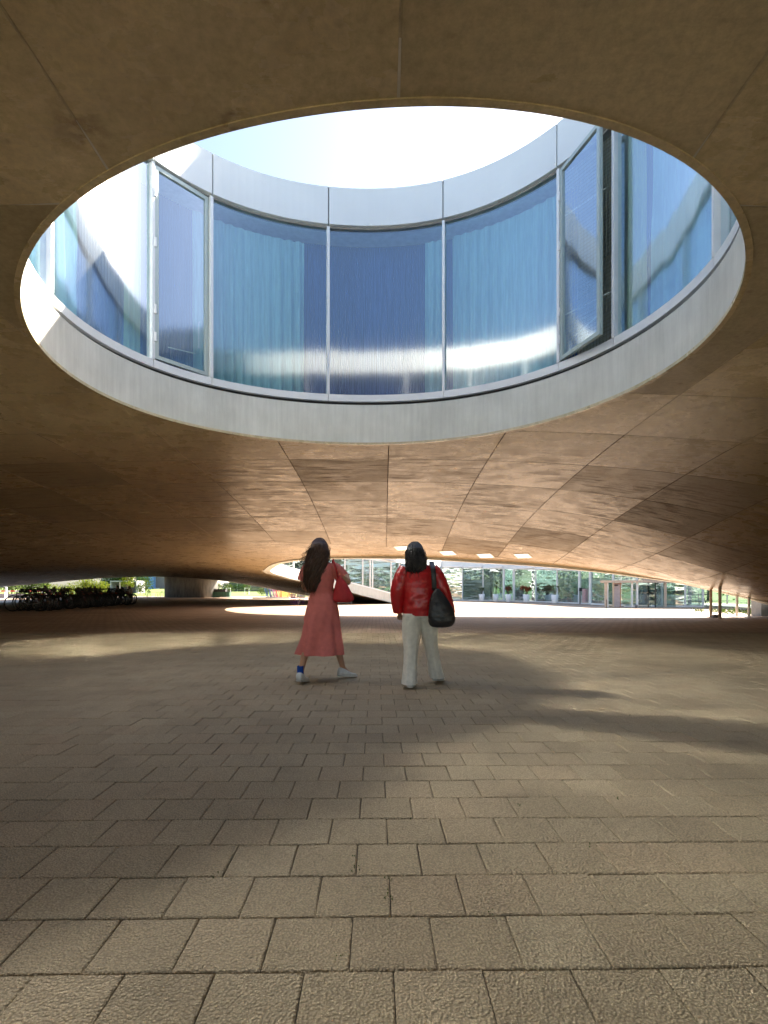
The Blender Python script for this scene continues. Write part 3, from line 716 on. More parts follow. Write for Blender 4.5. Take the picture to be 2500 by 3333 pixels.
# glowing squares added to the soffit in place of sun reflections off glass
M_GLINT = bpy.data.materials.new('sun_glint_glow'); M_GLINT.use_nodes = True
_b = M_GLINT.node_tree.nodes['Principled BSDF']; _b.inputs['Emission Color'].default_value = (1, 0.86, 0.66, 1); _b.inputs['Emission Strength'].default_value = 0.22
M_GLINT2 = M_GLINT.copy(); M_GLINT2.name = 'sun_glint_core'; M_GLINT2.node_tree.nodes['Principled BSDF'].inputs['Emission Strength'].default_value = 0.7
for px, py, lab in ((1310, 1784, 'leftmost small glowing square imitating a sun reflection, half behind the dark haired head'), (1458, 1800, 'small glowing square imitating a sun reflection just right of the red jacket'),
                    (1580, 1808.5, 'third small glowing sun reflection square from the left'), (1702, 1809, 'rightmost of the four small glowing sun reflection squares')):
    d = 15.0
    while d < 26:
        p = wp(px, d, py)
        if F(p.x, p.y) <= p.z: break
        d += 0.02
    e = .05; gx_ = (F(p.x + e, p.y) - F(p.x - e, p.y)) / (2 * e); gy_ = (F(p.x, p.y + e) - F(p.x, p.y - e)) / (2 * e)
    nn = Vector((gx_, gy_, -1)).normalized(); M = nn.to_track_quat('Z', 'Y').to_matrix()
    L = tag(empty('sun_glint_square', p), lab, 'ceiling light', 'glowing squares imitating sun reflections on the soffit')  # no real ceiling light: added glow standing in for a sun reflection
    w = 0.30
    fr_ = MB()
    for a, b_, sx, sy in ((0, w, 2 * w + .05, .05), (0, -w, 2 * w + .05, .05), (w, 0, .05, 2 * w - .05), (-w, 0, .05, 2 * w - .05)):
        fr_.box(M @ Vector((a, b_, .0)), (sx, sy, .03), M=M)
    fr_.build('frame', M_WHITE, L)  # added border around the glowing reflection patch
    MB().box(M @ Vector((0, 0, -.004)), (2 * w - .05, 2 * w - .05, .02), M=M).build('glow_sheet', M_GLINT, L)
    MB().box(M @ Vector((0, 0, .012)), (w * .9, w * .8, .012), M=M).build('glow_core', M_GLINT2, L)

# ================================================================= plants
def leaf_mat(name, a, b, tr=0.4):
    n = NT(name); n.t.nodes.remove(n.b); g = n.n('NewGeometry')
    c = n.mix(g.outputs['Random Per Island'], a, b)
    d = n.n('BsdfDiffuse'); t = n.n('BsdfTranslucent'); n.l(c, d.inputs[0]); n.l(c, t.inputs[0])
    mx = n.n('MixShader'); mx.inputs[0].default_value = tr; n.l(d.outputs[0], mx.inputs[1]); n.l(t.outputs[0], mx.inputs[2]); n.l(mx.outputs[0], n.out.inputs[0]); return n.m
M_LB = leaf_mat('leaf_bright', (0.07, 0.11, 0.01), (0.15, 0.17, 0.02)); M_LD = leaf_mat('leaf_dark', (0.02, 0.045, 0.015), (0.05, 0.085, 0.025)); M_LM = leaf_mat('leaf_mid', (0.04, 0.07, 0.015), (0.09, 0.12, 0.028))
M_LR = leaf_mat('leaf_red', (0.22, 0.06, 0.025), (0.33, 0.12, 0.05)); M_LBR = leaf_mat('leaf_brown', (0.14, 0.06, 0.04), (0.22, 0.10, 0.07)); M_BARK = plain('bark', (0.09, 0.065, 0.045), 0.9)
def leaves(mb, cen, rad, n, size, r, squash=1.0):
    for _ in range(n):
        v = Vector((r.gauss(0, 1), r.gauss(0, 1), r.gauss(0, 1))).normalized() * (r.random() ** 0.45)
        p = Vector(cen) + Vector((v.x * rad, v.y * rad, v.z * rad * squash))
        a = Vector((r.gauss(0, 1), r.gauss(0, 1), r.gauss(0, .7))).normalized(); b = a.cross(Vector((r.gauss(0, 1), r.gauss(0, 1), r.gauss(0, 1)))).normalized()
        s = size * r.uniform(.6, 1.3); mb.add([p - a * s * .5, p + b * s * .28, p + a * s * .5, p - b * s * .28], [(0, 1, 2, 3)])
def tree(loc, h, cr, label, mat, seed, leafn=1500, leaf=0.3, trunk_h=0.35, cat='tree', group=None, name='broadleaf_tree', squash=.9):
    r = random.Random(seed); T = tag(empty(name, loc), label, cat, group)
    tm = MB(); th_ = h * trunk_h; tr_ = h * 0.022
    tm.tube([(0, 0, -.1), (r.uniform(-.1, .1), 0, th_ * .6), (0, r.uniform(-.1, .1), th_), (0, 0, h * .85)], [tr_ * 1.3, tr_, tr_ * .8, tr_ * .2], 8)
    cm = MB(); k = 11
    for i in range(k):
        a = i * 2.4 + r.random(); zz = th_ + (h - th_) * (0.1 + 0.8 * i / k); rr = cr * (0.75 if i < k - 2 else 0.3) * r.uniform(.5, 1)
        e = Vector((math.cos(a) * rr, math.sin(a) * rr, zz)); tm.tube([(0, 0, zz - h * .12), e * .6 + Vector((0, 0, zz * .36)), e], [tr_ * .5, tr_ * .3, tr_ * .1], 5)
        leaves(cm, e, cr * r.uniform(.32, .55), leafn // k, leaf, r, squash)
    tm.build('trunk', M_BARK, T, True); cm.build('crown', mat, T); return T
def shrub(loc, h, w, label, mat, seed, n=1400, leaf=0.16, cat='shrub', group=None, name='shrub', depth=None):
    r = random.Random(seed); T = tag(empty(name, loc), label, cat, group); cm = MB(); sm = MB()
    for i in range(14):
        x = r.uniform(-w / 2, w / 2); y = r.uniform(-1, 1) * (depth or w / 4); t = h * r.uniform(.55, 1.0)
        sm.tube([(x * .7, y * .7, 0), (x, y, t * .8)], [.03, .01], 5); leaves(cm, (x, y, t * .58), t * .42, n // 14, leaf, r, 1.0)
    sm.build('stem', M_BARK, T); cm.build('foliage', mat, T); return T
BG = 'trees and shrubs beyond the lawn at left'
shrub(wp(305, 92, z=0), 3.7, 5.2, 'large bright yellow green bush rising behind the middle of the bicycle row', M_LB, 1, 3200, .26, group=BG, depth=1.2)
shrub(wp(215, 95, z=0), 3.0, 4.0, 'lower bright bush left of the large yellow green bush', M_LB, 2, 1800, .24, group=BG)
tree(wp(120, 100, z=0), 4.2, 2.8, 'leafy green tree behind the left part of the bicycle row', M_LM, 3, 2200, .32, .2, group=BG)
tree(wp(40, 105, z=0), 4.5, 3.2, 'green tree at the far left edge under the low roof', M_LM, 31, 2200, .32, .2, group=BG)
tree(wp(-60, 105, z=0), 4.5, 3.2, 'green tree just outside the left edge under the low roof', M_LM, 32, 1600, .32, .2, group=BG)
tree(wp(416, 100, z=0.1), 4.6, 1.5, 'slender young tree with yellow leaves before the white pavilion', M_LB, 4, 1100, .24, .35, group=BG)
tree(wp(425, 150, z=1), 9, 5.5, 'dark conifer tree behind the white pavilion roof', M_LD, 5, 3600, .5, .1, group=BG, name='conifer_tree')
tree(wp(385, 152, z=1), 7, 4.5, 'dark tree left of the dark conifer behind the pavilion', M_LD, 51, 2600, .5, .1, group=BG)
tree(wp(474, 104, z=0.1), 3.0, 1.1, 'small sapling in front of the blue building wall', M_LM, 6, 900, .18, .2, group=BG)
tree(wp(456, 106, z=0.1), 2.4, .9, 'small sapling left of the blue building wall', M_LM, 61, 700, .18, .2, group=BG)
for px, s, lab in ((711, 7, 'young tree with a white wooden guard nearest the concrete core'), (745, 8, 'second young guarded tree from the core, before the dark fence'), (805, 9, 'third young guarded tree, furthest from the core')):
    tree(wp(px, 108, z=.2), 2.5 if px != 745 else 2.2, 1.0, lab, M_LM, s, 420, .17, .35, group='young trees with white guards')
    g = tag(empty('tree_guard', wp(px, 108, z=.22)), 'white timber guard frame around the ' + {711: 'young tree nearest the concrete core', 745: 'middle young tree before the fence', 805: 'young tree furthest from the core'}[px], 'tree guard', 'white tree guards')
    for sx in (-.42, .42): MB().box((sx, -.35, .7), (.09, .09, 1.4)).build('post', M_WHITE, g)
    MB().box((0, -.41, 1.3), (1.0, .03, .10)).build('rail', M_WHITE, g)
hedge = MB(); r_ = random.Random(9)
for i in range(30): leaves(hedge, (wp(690, 128, z=0).x + i * .14 * 2.2 + r_.uniform(-.2, .2), 128 + r_.uniform(-.5, .5), 1.6 + r_.uniform(0, .6)), .9, 90, .22, r_)
hs = hedge.build('hedge', M_LD); tag(hs, 'dark clipped hedge beside the core, left of the dark fence', 'hedge')
# dark slat fence on the right of the core
fx0, fx1 = wp(728, 134, z=0).x, wp(905, 134, z=0).x
M_FENCE = plain('fence_dark_board', (0.05, 0.06, 0.065), 0.7); M_FPOST = plain('fence_post_grey', (0.35, 0.38, 0.4), 0.5)
fe = tag(empty('board_fence', ((fx0 + fx1) / 2, 134, .5)), 'dark horizontal board fence with pale posts beyond the lawn', 'fence')
for k in range(5): MB().box((0, 0, .5 + k * .43), (fx1 - fx0, .04, .39)).build('board', M_FENCE, fe)
for k in range(5): MB().box(((k / 4 - .5) * (fx1 - fx0), -.06, 1.3), (.14, .08, 2.6)).build('post', M_FPOST, fe)
for i, px in enumerate((770, 850, 930)):
    tree(wp(px, 150, z=1.2), 4.5, 3.0, ['pale green tree showing above the left of the dark fence', 'green tree above the right of the dark fence', 'green tree behind the coloured rope sculpture'][i], M_LM, 70 + i, 1500, .4, .2, group='trees behind the dark fence')
shrub(wp(860, 100, z=0.05), 1.9, 2.2, 'green bush immediately left of the coloured rope sculpture', M_LM, 77, 1000, .16)
# pale buildings in the distance
M_BLUE = plain('blue_render', (0.16, 0.30, 0.55), 0.7, var=.08, scale=1); M_TAUPE = plain('taupe_render', (0.20, 0.175, 0.165), 0.8, var=.05, scale=.5); M_PALE = plain('pale_render', (0.32, 0.29, 0.27), 0.8, var=.05)
def house(px0, px1, d, h, mat, name, label, dep=14, zb=1.0):
    a, c = wp(px0, d, z=0).x, wp(px1, d, z=0).x; H = tag(empty(name, ((a + c) / 2, d + dep / 2, zb)), label, 'building')
    MB().box((0, 0, h / 2), (c - a, dep, h)).build('wall', mat, H); MB().box((0, 0, h + .15), (c - a + .4, dep + .4, .3)).build('roof', M_WHITE, H); return H
H = house(446, 498, 170, 16, M_BLUE, 'blue_building', 'flat blue building wall beyond the lawn left of the core')
MB().box((-.6, -7.04, 1.0), (1.6, .06, .5)).build('sign_panel', M_PALE, H)
H = house(498.6, 600, 172, 16, M_TAUPE, 'grey_building', 'plain grey brown building block right of the blue wall')
MB().box((-3.9, -7.6, .55), (2.1, 1.0, .5)).build('stair_wall', M_WHITE, H); MB().box((-3.9, -8.4, .2), (2.1, .5, .4)).build('stair_step', M_WHITE, H)
house(640, 705, 175, 6.2, M_PALE, 'pale_building', 'pale low building showing above the hedge right of the core')
house(330, 400, 180, 7.5, M_PALE, 'white_building', 'white low building behind the bright bush and the trees', zb=1)
M_OFFW = plain('dimmed_white', (0.30, 0.30, 0.29), .7)  # white paint darkened to keep the sunlit pavilion from burning out
# white pavilion frame
a, c = wp(362, 118, z=0).x, wp(449, 118, z=0).x
pv = tag(empty('pavilion', ((a + c) / 2, 118, .45)), 'white open frame pavilion behind the seated people', 'pavilion'); w = c - a
MB().box((0, 1.5, 2.62), (w, 4, .28)).build('roof', M_OFFW, pv)
for sx in (-1, 1): MB().box((sx * (w / 2 - .12), 1.5, 1.24), (.24, 4, 2.48)).build('side_wall', M_OFFW, pv)
MB().box((0, 3.4, 1.2), (w - .6, .1, 2.3)).build('back_wall', M_TAUPE, pv)
for k in range(4): MB().box((w / 2 + .45, .2, .6 + k * .5), (.6, .2, .3)).build('shelf', M_OFFW, pv)
# trees behind the courtyard rooms, seen through two layers of glass
GRP = 'trees seen through the courtyard rooms'
for i, (x, y) in enumerate([(-2, 76), (4, 80), (10, 75), (17, 78), (24, 74), (31, 66), (34, 56), (36, 46), (37, 36), (38, 27)]):
    tree((x, y, 0), 7.5, 4.0, 'green tree beyond the glazed courtyard rooms, ' + ['leftmost of the ten', 'second from the left', 'third from the left', 'fourth from the left', 'fifth from the left', 'fifth from the right', 'fourth from the right', 'third from the right', 'second from the right', 'rightmost of the ten'][i], M_LM, 100 + i, 1300, .55, .15, group=GRP)
sp_ = MB()
for a_, b_, c_, d_ in ((27, 68, 22, 96), (-8, 27, 68, 96)): sp_.add([(a_, c_, .006), (b_, c_, .006), (b_, d_, .006), (a_, d_, .006)], [(0, 1, 2, 3)])
tag(sp_.build('lawn_patch', M_LAWN), kind='structure')

# ================================================================= furniture outdoors
M_DKM = plain('dark_metal', (0.05, 0.045, 0.04), 0.5, 0.6); M_PURP = plain('purple_paint', (0.30, 0.06, 0.35), 0.4); M_WOOD = plain('pale_wood', (0.42, 0.32, 0.22), 0.6)
def chair(loc, rz, mat, label, s=1.0, group='metal chairs on the terrace'):
    T = tag(empty('metal_chair', loc, rz), label, 'chair', group)
    MB().box((0, 0, .44 * s), (.42 * s, .42 * s, .025)).build('seat', mat, T)
    for sx in (-1, 1):
        for sy in (-1, 1): MB().tube([(sx * .19 * s, sy * .19 * s, 0), (sx * .17 * s, sy * .17 * s, .43 * s)], .014, 6).build('leg', mat, T)
    bk_ = MB(); bk_.tube([(-.19 * s, .20 * s, .44 * s), (-.19 * s, .27 * s, .82 * s), (.19 * s, .27 * s, .82 * s), (.19 * s, .20 * s, .44 * s)], .014, 6)
    for k in range(4): bk_.box((0, (.22 + .015 * k) * s, (.55 + .08 * k) * s), (.36 * s, .012, .035))
    bk_.build('backrest', mat, T); return T
def table(loc, rz, L_, w_, h_, mt, ml, label, splay=.12, group=None):
    T = tag(empty('outdoor_table', loc, rz), label, 'table', group)
    MB().box((0, 0, h_ - .02), (L_, w_, .04)).build('tabletop', mt, T)
    for sx in (-1, 1):
        for sy in (-1, 1): MB().bar((sx * (L_ / 2 - .08 + 0), sy * (w_ / 2 + splay * .6), 0), (sx * (L_ / 2 - .22), sy * (w_ / 2 - .12), h_ - .04), .035).build('leg', ml, T)
    return T
for px, d, rz, lab in ((473, 84, R(90), 'dark metal chair facing the terrace table left of the core'), (486, 83, R(20), 'dark metal chair with slatted back at the left end of the terrace table'), (521, 82, R(-30), 'dark metal chair half hidden by the concrete core')):
    chair(wp(px, d, z=0), rz, M_DKM, lab, 1.15)
table(wp(500, 84, z=0), 0, 2.0, .8, .8, M_WOOD, M_DKM, 'terrace table with brown top left of the concrete core', group='tables on the terrace')
table(wp(523, 88, z=0), 0, 1.6, .8, .8, M_WOOD, M_DKM, 'terrace table half hidden by the concrete core', group='tables on the terrace')
for px, d, rz, lab in ((28, 62, R(70), 'dark chair nearest the white post at the far left'), (44, 63, R(-20), 'dark chair between its two neighbours at the far left'), (62, 62, R(200), 'dark chair nearest the silver bicycle at the far left')):
    chair(wp(px, d, z=0), rz, M_DKM, lab, 1.1)
chair(gp(958, 1969.5), R(160), M_PURP, 'purple chair with heart shaped back left of the trestle table', .95)
chair(gp(980, 1967), R(-150), M_PURP, 'second purple chair tucked under the trestle table', .85)
tt = table(gp(990, 1969.5), R(8), 1.0, .55, .62, M_WOOD, M_WOOD, 'wooden trestle table beside the purple chairs in the sunlit courtyard', .2)
# concrete ledges and dark planters by the core
o = tag(MB().box(tuple(wp(884, 67, z=.11)), (4.6, .8, .16)).build('stone_bench', M_PALE), 'long low white stone bench in the sun left of the trestle table', 'bench')
o = tag(MB().box(tuple(wp(738, 78, z=.06)), (1.9, .5, .08)).build('stone_slab', M_WHITE), 'short pale slab on the ground right of the concrete core', 'slab')
M_DGREEN = plain('dark_green_metal', (0.03, 0.085, 0.05), 0.4)
b_ = tag(empty('green_bin', wp(723, 79, z=0)), 'dark green metal bin beside the concrete core', 'bin')
MB().box((0, 0, .42), (2.5, 1.0, .84)).build('body', M_DGREEN, b_)
MB().box((0, 0, .87), (2.56, 1.06, .05)).build('lid', M_BLACK, b_)
for k in (-1, 0, 1): MB().box((k * .8, -.52, .42), (.05, .04, .8)).build('rib', M_DGREEN, b_)
b_ = tag(empty('black_bin', wp(708, 82, z=0)), 'taller black bin standing behind the green bin', 'bin')
MB().box((0, 0, .6), (2.7, 1.0, 1.2)).build('body', M_BLACK, b_); MB().box((0, 0, 1.24), (2.8, 1.1, .07)).build('lid', M_BLACK, b_)
# coloured rope sculpture
rs = tag(empty('rope_sculpture', wp(930, 78, z=0)), 'rainbow coloured rope sculpture fanning up from the ground', 'sculpture')
cols = [(0.03, 0.08, 0.20), (0.10, 0.07, 0.2), (0.28, 0.06, 0.16), (0.45, 0.07, 0.05), (0.62, 0.16, 0.03), (0.72, 0.42, 0.04), (0.70, 0.48, 0.06), (0.6, 0.22, 0.04), (0.35, 0.07, 0.08), (0.18, 0.06, 0.16), (0.05, 0.10, 0.2), (0.05, 0.2, 0.13)]
RM_ = [plain('rope_colour_' + n_, c, .7) for n_, c in zip('navy violet plum red orange amber gold rust crimson purple blue green'.split(), cols)]
rr_ = random.Random(4)
for k in range(54):
    t = k / 53; xb_ = -2.7 + 5.4 * t + rr_.uniform(-.05, .05); xt = -3.6 + 7.4 * t + rr_.uniform(-.3, .3)
    MB().tube([(xb_, .6 * math.sin(t * 9), .05), (xt, .9 * math.cos(t * 7), 3.4)], .045, 5).build('rope', RM_[min(11, int(t * 12))], rs)
MB().tube([(-2.9, -.1, .06), (2.9, -.1, .06)], .05, 6).build('base_rail', M_DKM, rs)
# white hoop barrier at the foot of the ramp
hb = tag(empty('hoop_barrier', gp(1122, 1965)), 'thin white metal hoop barrier under the ramped band', 'barrier')
for sx in (-.52, .52): MB().tube([(sx, 0, 0), (sx, 0, .72)], .018, 6).build('post', M_WHITE, hb)
MB().tube([(-.52, 0, .73), (.52, 0, .73)], .018, 6).build('top_rail', M_WHITE, hb); MB().tube([(-.52, 0, .08), (.52, 0, .08)], .012, 6).build('bottom_rail', M_WHITE, hb)
# red and white barrier and post on the far left
M_RED = plain('red_paint', (0.50, 0.03, 0.02), 0.5)
bt = tag(empty('striped_barrier', wp(30, 66, z=0)), 'red and white striped barrier board beyond the bicycles at far left', 'barrier')
for k in range(18): MB().box((-4.6 + k * .56, 0, .98), (.555, .04, .17)).build('stripe', M_RED if k % 2 else M_WHITE, bt)
for sx in (-4, -.6, 4.0): MB().box((sx, .05, .45), (.06, .06, .9)).build('leg', M_WHITE, bt)
wp_ = tag(empty('white_post', wp(20.5, 61, z=0)), 'white post with a slanted arm at the far left edge', 'post')
MB().box((0, 0, .72), (.17, .17, 1.44)).build('shaft', M_WHITE, wp_); MB().bar((0, 0, 1.40), (-.3, -.2, 1.68), .09).build('arm', M_WHITE, wp_)
lwall = tag(MB().box(tuple(wp(-10, 75, z=.3)), (14, .3, .6)).build('low_wall', M_PALE), 'pale low wall behind the striped barrier at far left', 'wall')

# ================================================================= courtyard entrance and what stands before the glass
def pot(px, d, lab, kind, seed):
    p = wp(px, d, z=0); T = tag(empty('plant_pot', p), lab, 'pot', 'white pots along the courtyard glass')
    prof = [(0, .20), (.02, .21), (.70, .31), (.70, .285), (.62, .27)]
    MB().loft([[Vector((r * math.cos(a), r * math.sin(a), z)) for a in np.linspace(0, 2 * math.pi, 20, endpoint=False)] for z, r in prof]).build('body', M_WHITE, T, True)
    P = tag(empty('potted_plant', p + Vector((0, 0, .62))), kind[0], 'plant', 'plants in the white pots'); r = random.Random(seed)
    sm = MB(); cm = MB()
    for i in range(kind[3]):
        a = r.uniform(0, 6.28); t = kind[1] * r.uniform(.6, 1); w = kind[2] * r.uniform(.3, 1)
        e = Vector((math.cos(a) * w, math.sin(a) * w, t)); sm.tube([(math.cos(a) * .03, math.sin(a) * .03, 0), e * .5 + Vector((0, 0, t * .1)), e], [.014, .01, .005], 5)
        leaves(cm, e * .92, kind[5], kind[4], .08, r)
    sm.build('stem', M_BARK, P); cm.build('foliage', kind[6], P)
pot(1568, 53, 'first white pot from the left, with a sparse green plant', ('sparse twiggy green plant in the leftmost white pot', .75, .35, 10, 22, .10, M_LM), 1)
pot(1614, 52, 'second white pot from the left, with a tall thin plant', ('tall thin yellow tipped plant in the second white pot', 1.25, .16, 6, 30, .10, M_LB), 2)
pot(1655, 50, 'third white pot from the left, with a brown bush', ('dense brown bush in the third white pot', .80, .28, 14, 60, .15, M_LBR), 3)
pot(1713, 48, 'fourth white pot from the left, with a rusty red bush', ('wide rusty red bush in the fourth white pot', .82, .48, 16, 80, .18, M_LR), 4)
pot(1806, 44, 'rightmost white pot, with a thin bare plant', ('thin bare stemmed plant in the rightmost white pot', .95, .35, 8, 14, .07, M_LM), 5)
# poster on the door and black reader stand
dp = fpt(1903); ps = tag(empty('door_poster', Vector((dp.x, dp.y - .12, .12))), 'tall pink notice with faint lines of print on the courtyard door', 'poster')
M_PINK = plain('pink_paper', (0.55, 0.38, 0.38), 0.7); M_PRINT = plain('red_print', (0.50, 0.16, 0.18), 0.7)
MB().box((0, 0, .53), (.46, .012, 1.06)).build('sheet', M_PINK, ps)
lines = MB(); r = random.Random(3)
for k in range(9):
    z = .90 - k * .065 - (.05 if k else 0); w = .2 if k == 0 else r.uniform(.12, .26); lines.box((-.02 + (.0 if k % 2 else .02), -.009, z), (w, .004, .03 if k == 0 else .014))
lines.build('print', M_PRINT, ps)
rd = tag(empty('card_reader', gp(1888, 1966)), 'black pole with a reader box before the courtyard door', 'reader')
MB().tube([(0, 0, 0), (0, 0, 1.05)], .04, 8).build('pole', M_BLACK, rd); MB().box((.05, 0, 1.13), (.2, .12, .26)).build('reader_box', M_BLACK, rd)
# glazed porch
pc = tag(empty('entrance_porch', (0, 0, 0)), 'glazed entrance porch with a beige beam and automatic door', 'porch')
D_ = 33.2
M_BEIGE = plain('beige_paint', (0.50, 0.40, 0.32), 0.5); M_DOORPK = plain('pinkish_door_leaf', (0.42, 0.36, 0.37), 0.5); M_TERR = plain('terracotta_jamb', (0.45, 0.20, 0.13), 0.6)
def zc(py, d=D_): return EYE + (HY - py) / FP * d
def xx(px, d=D_): return (px - HX) / FP * d
MB().box(((xx(1957) + xx(2200)) / 2, D_, zc(1893)), (xx(2200) - xx(1957), .35, .14)).build('beam', M_BEIGE, pc)
for px, w, m_, d in ((1972, .13, M_BEIGE, D_), (1978.5, .05, M_WHITE, D_), (1996, .09, M_PBROWN, D_), (2057, .09, M_WHITE, D_), (2074, .10, M_WHITE, D_), (2023, .07, M_TERR, D_ + .2), (2165.5, .12, M_BEIGE, D_), (2121, .06, M_DKM, D_ + .4), (2133, .05, M_DKM, D_)):
    MB().box((xx(px), d, zc(1896) / 2), (w, w, zc(1896))).build('post', m_, pc)
MB().box((xx(2010), D_ + .15, (zc(1901)) / 2 + .02), (.42, .05, zc(1901) - .04)).build('door_leaf', M_DOORPK, pc)
MB().box((xx(2010), D_ - .02, zc(1900)), (.5, .08, .05)).build('door_header', M_TERR, pc)
for a, b2 in ((1981, 1994), (2026, 2055), (2060, 2072), (2077, 2119), (2135, 2163), (2168, 2200)):
    MB().add([(xx(a), D_ + .02, .03), (xx(b2), D_ + .02, .03), (xx(b2), D_ + .02, zc(1897)), (xx(a), D_ + .02, zc(1897))], [(0, 1, 2, 3)]).build('glass_pane', M_GLASS_CLR, pc)
MB().box((xx(2003), D_ - .12, zc(1905)), (.18, .12, .08)).build('door_sensor', M_BLACK, pc)
bl = tag(empty('globe_lamp', gp(2071, 1978)), 'small round glass globe lamp on the ground before the porch', 'lamp')
sph = MB(); sph.loft([[Vector((.10 * math.sin(t) * math.cos(a) , .10 * math.sin(t) * math.sin(a), .10 - .10 * math.cos(t))) for a in np.linspace(0, 6.283, 14, endpoint=False)] for t in np.linspace(.15, 2.99, 9)]); sph.build('globe', M_GREYC, bl, True)
MB().tube([(0, 0, .05), (-.75, 0, .07)], .02, 6).build('stake', M_WHITE, bl)
tp_ = tag(empty('thin_pole', gp(1975, 1981)), 'thin short dark pole standing before the porch', 'pole')
MB().tube([(0, 0, 0), (0, 0, .52)], .02, 6).build('shaft', M_DKM, tp_); MB().box((0, 0, .005), (.12, .12, .01)).build('base_plate', M_DKM, tp_)
# beige wall above the porch
o = MB().box(((xx(2078, 36) + xx(2200, 36)) / 2, 35.2, zc(1884, 35.2)), (xx(2200, 36) - xx(2078, 36), .3, .24)).build('porch_fascia', M_BEIGE, pc)

# things in the courtyard rooms
M_TEAL = plain('teal_cabinet', (0.20, 0.33, 0.33), 0.5); M_PKC = plain('pink_fabric', (0.5, 0.16, 0.18), 0.8); M_WALLG = plain('room_wall_green', (0.38, 0.46, 0.40), 0.8); M_BGREY = plain('blue_grey_column', (0.22, 0.26, 0.33), 0.5)
def cabinet(px, d, w, h, lab):
    T = tag(empty('cabinet', wp(px, d, z=.035)), lab, 'cabinet', 'cabinets in the courtyard rooms'); MB().box((0, 0, h / 2), (w, .5, h)).build('body', M_TEAL, T); MB().box((0, -.26, h * .6), (w * .85, .02, h * .55)).build('door_panel', M_GREYC, T)
    MB().box((0, 0, h + .02), (w + .06, .54, .03)).build('top', M_WHITE, T)
cabinet(1782, 55, .75, 1.3, 'teal cabinet right of the walking figure inside the room'); cabinet(1840, 52, .8, 1.3, 'teal cabinet behind the pink chair inside the room'); cabinet(1690, 58, .9, 1.3, 'teal cabinet behind the rusty red bush inside the room')
cabinet(2130, 42, 2.2, 1.05, 'long low teal counter behind the porch'); cabinet(2185, 41, 1.6, 1.1, 'low teal counter right of the porch')
chair(wp(1848, 47.5, z=.035), R(30), M_PKC, 'pink chair inside the room left of the courtyard door', 1.05, 'chairs in the courtyard rooms')
for i, px in enumerate((1862, 1940, 1955, 2260, 2290)): chair(wp(px, 45 - i * 1.3, z=.035), R(40 * i), [M_RED, M_DKM, M_WHITE, M_DKM, M_DKM][i], ['red chair inside beside the courtyard door', 'dark chair inside just left of the porch', 'white chair inside against the porch', 'dark chair inside right of the porch near the counter', 'dark chair inside at the right end of the rooms'][i], 1.1, 'chairs in the courtyard rooms')
for i, (px, d) in enumerate(((1600, 60), (1735, 57), (1925, 49), (2155, 41), (2190, 40.5), (2245, 40))):
    p = wp(px, d, z=0.03); o = MB().tube([(0, 0, 0), (0, 0, 3.6)], .13, 12).build('round_column', M_BGREY if i > 2 else M_GREYC, None, True, loc=p); tag(o, ['slim grey column inside behind the first pots', 'slim grey column inside behind the walking figure', 'grey column inside just left of the porch', 'blue grey column inside behind the beige porch post', 'blue grey column inside right of the beige porch post', 'blue grey column inside near the right end of the glass'][i], 'column', 'columns in the courtyard rooms')
for i, (px, d) in enumerate(((1960, 52), (2110, 47), (1560, 62), (1480, 63), (1790, 58), (1870, 56))):
    T = tag(empty('room_partition', wp(px, d, z=.035)), ['pale green partition inside behind the porch', 'pale green partition inside right of the porch', 'pale green partition inside behind the leftmost pot', 'pale green partition inside beside the red jacket', 'pale green partition inside behind the rightmost pot', 'pale green partition inside behind the pink notice'][i], 'partition')
    MB().box((0, 0, 1.1), (3.0, .1, 2.2)).build('panel', M_WALLG, T); MB().box((0, 0, 2.22), (3.05, .12, .05)).build('cap', M_WHITE, T)
table(wp(2235, 37, z=.035), 0, 2.4, .8, .78, M_GREYC, M_DKM, 'long dark table inside at the right end of the rooms', .02)
# low blinds at the right and left end of the courtyard glass
def blinds(pxa, pxb, za, zb_, off, lab, n_=22):
    a = fpt(pxa) + Vector((0, off, 0)); b2 = fpt(pxb) + Vector((0, off, 0)); T = tag(empty('slat_blind', (0, 0, 0)), lab, 'blind')
    for k in range(n_):
        z = za + (zb_ - za) * k / (n_ - 1); MB().bar((a.x, a.y, z), (b2.x, b2.y, z), .05, .02).build('slat', M_WHITE, T)
blinds(1086, 1121, 2.2, 3.4, .2, 'white horizontal blind in the pane behind the dress wearer', 18); blinds(2160, 2284, 1.15, 1.95, .22, 'white horizontal blind at the right end of the courtyard glass', 14)
# ground cover at the right where the roof lands
gc = MB(); r = random.Random(12)
for k in range(70):
    x = r.uniform(15.2, 19.5); y = r.uniform(22.8, 26.5); leaves(gc, (x, y, .08), .22, 26, .09, r, .5)
tag(gc.build('ground_cover', M_LM), kind='stuff')
wb = tag(MB().box((15.9, 22.2, .45), (.9, .6, .9)).build('concrete_block', M_GREYC), 'dark concrete block at the right edge where the roof comes down', 'block')
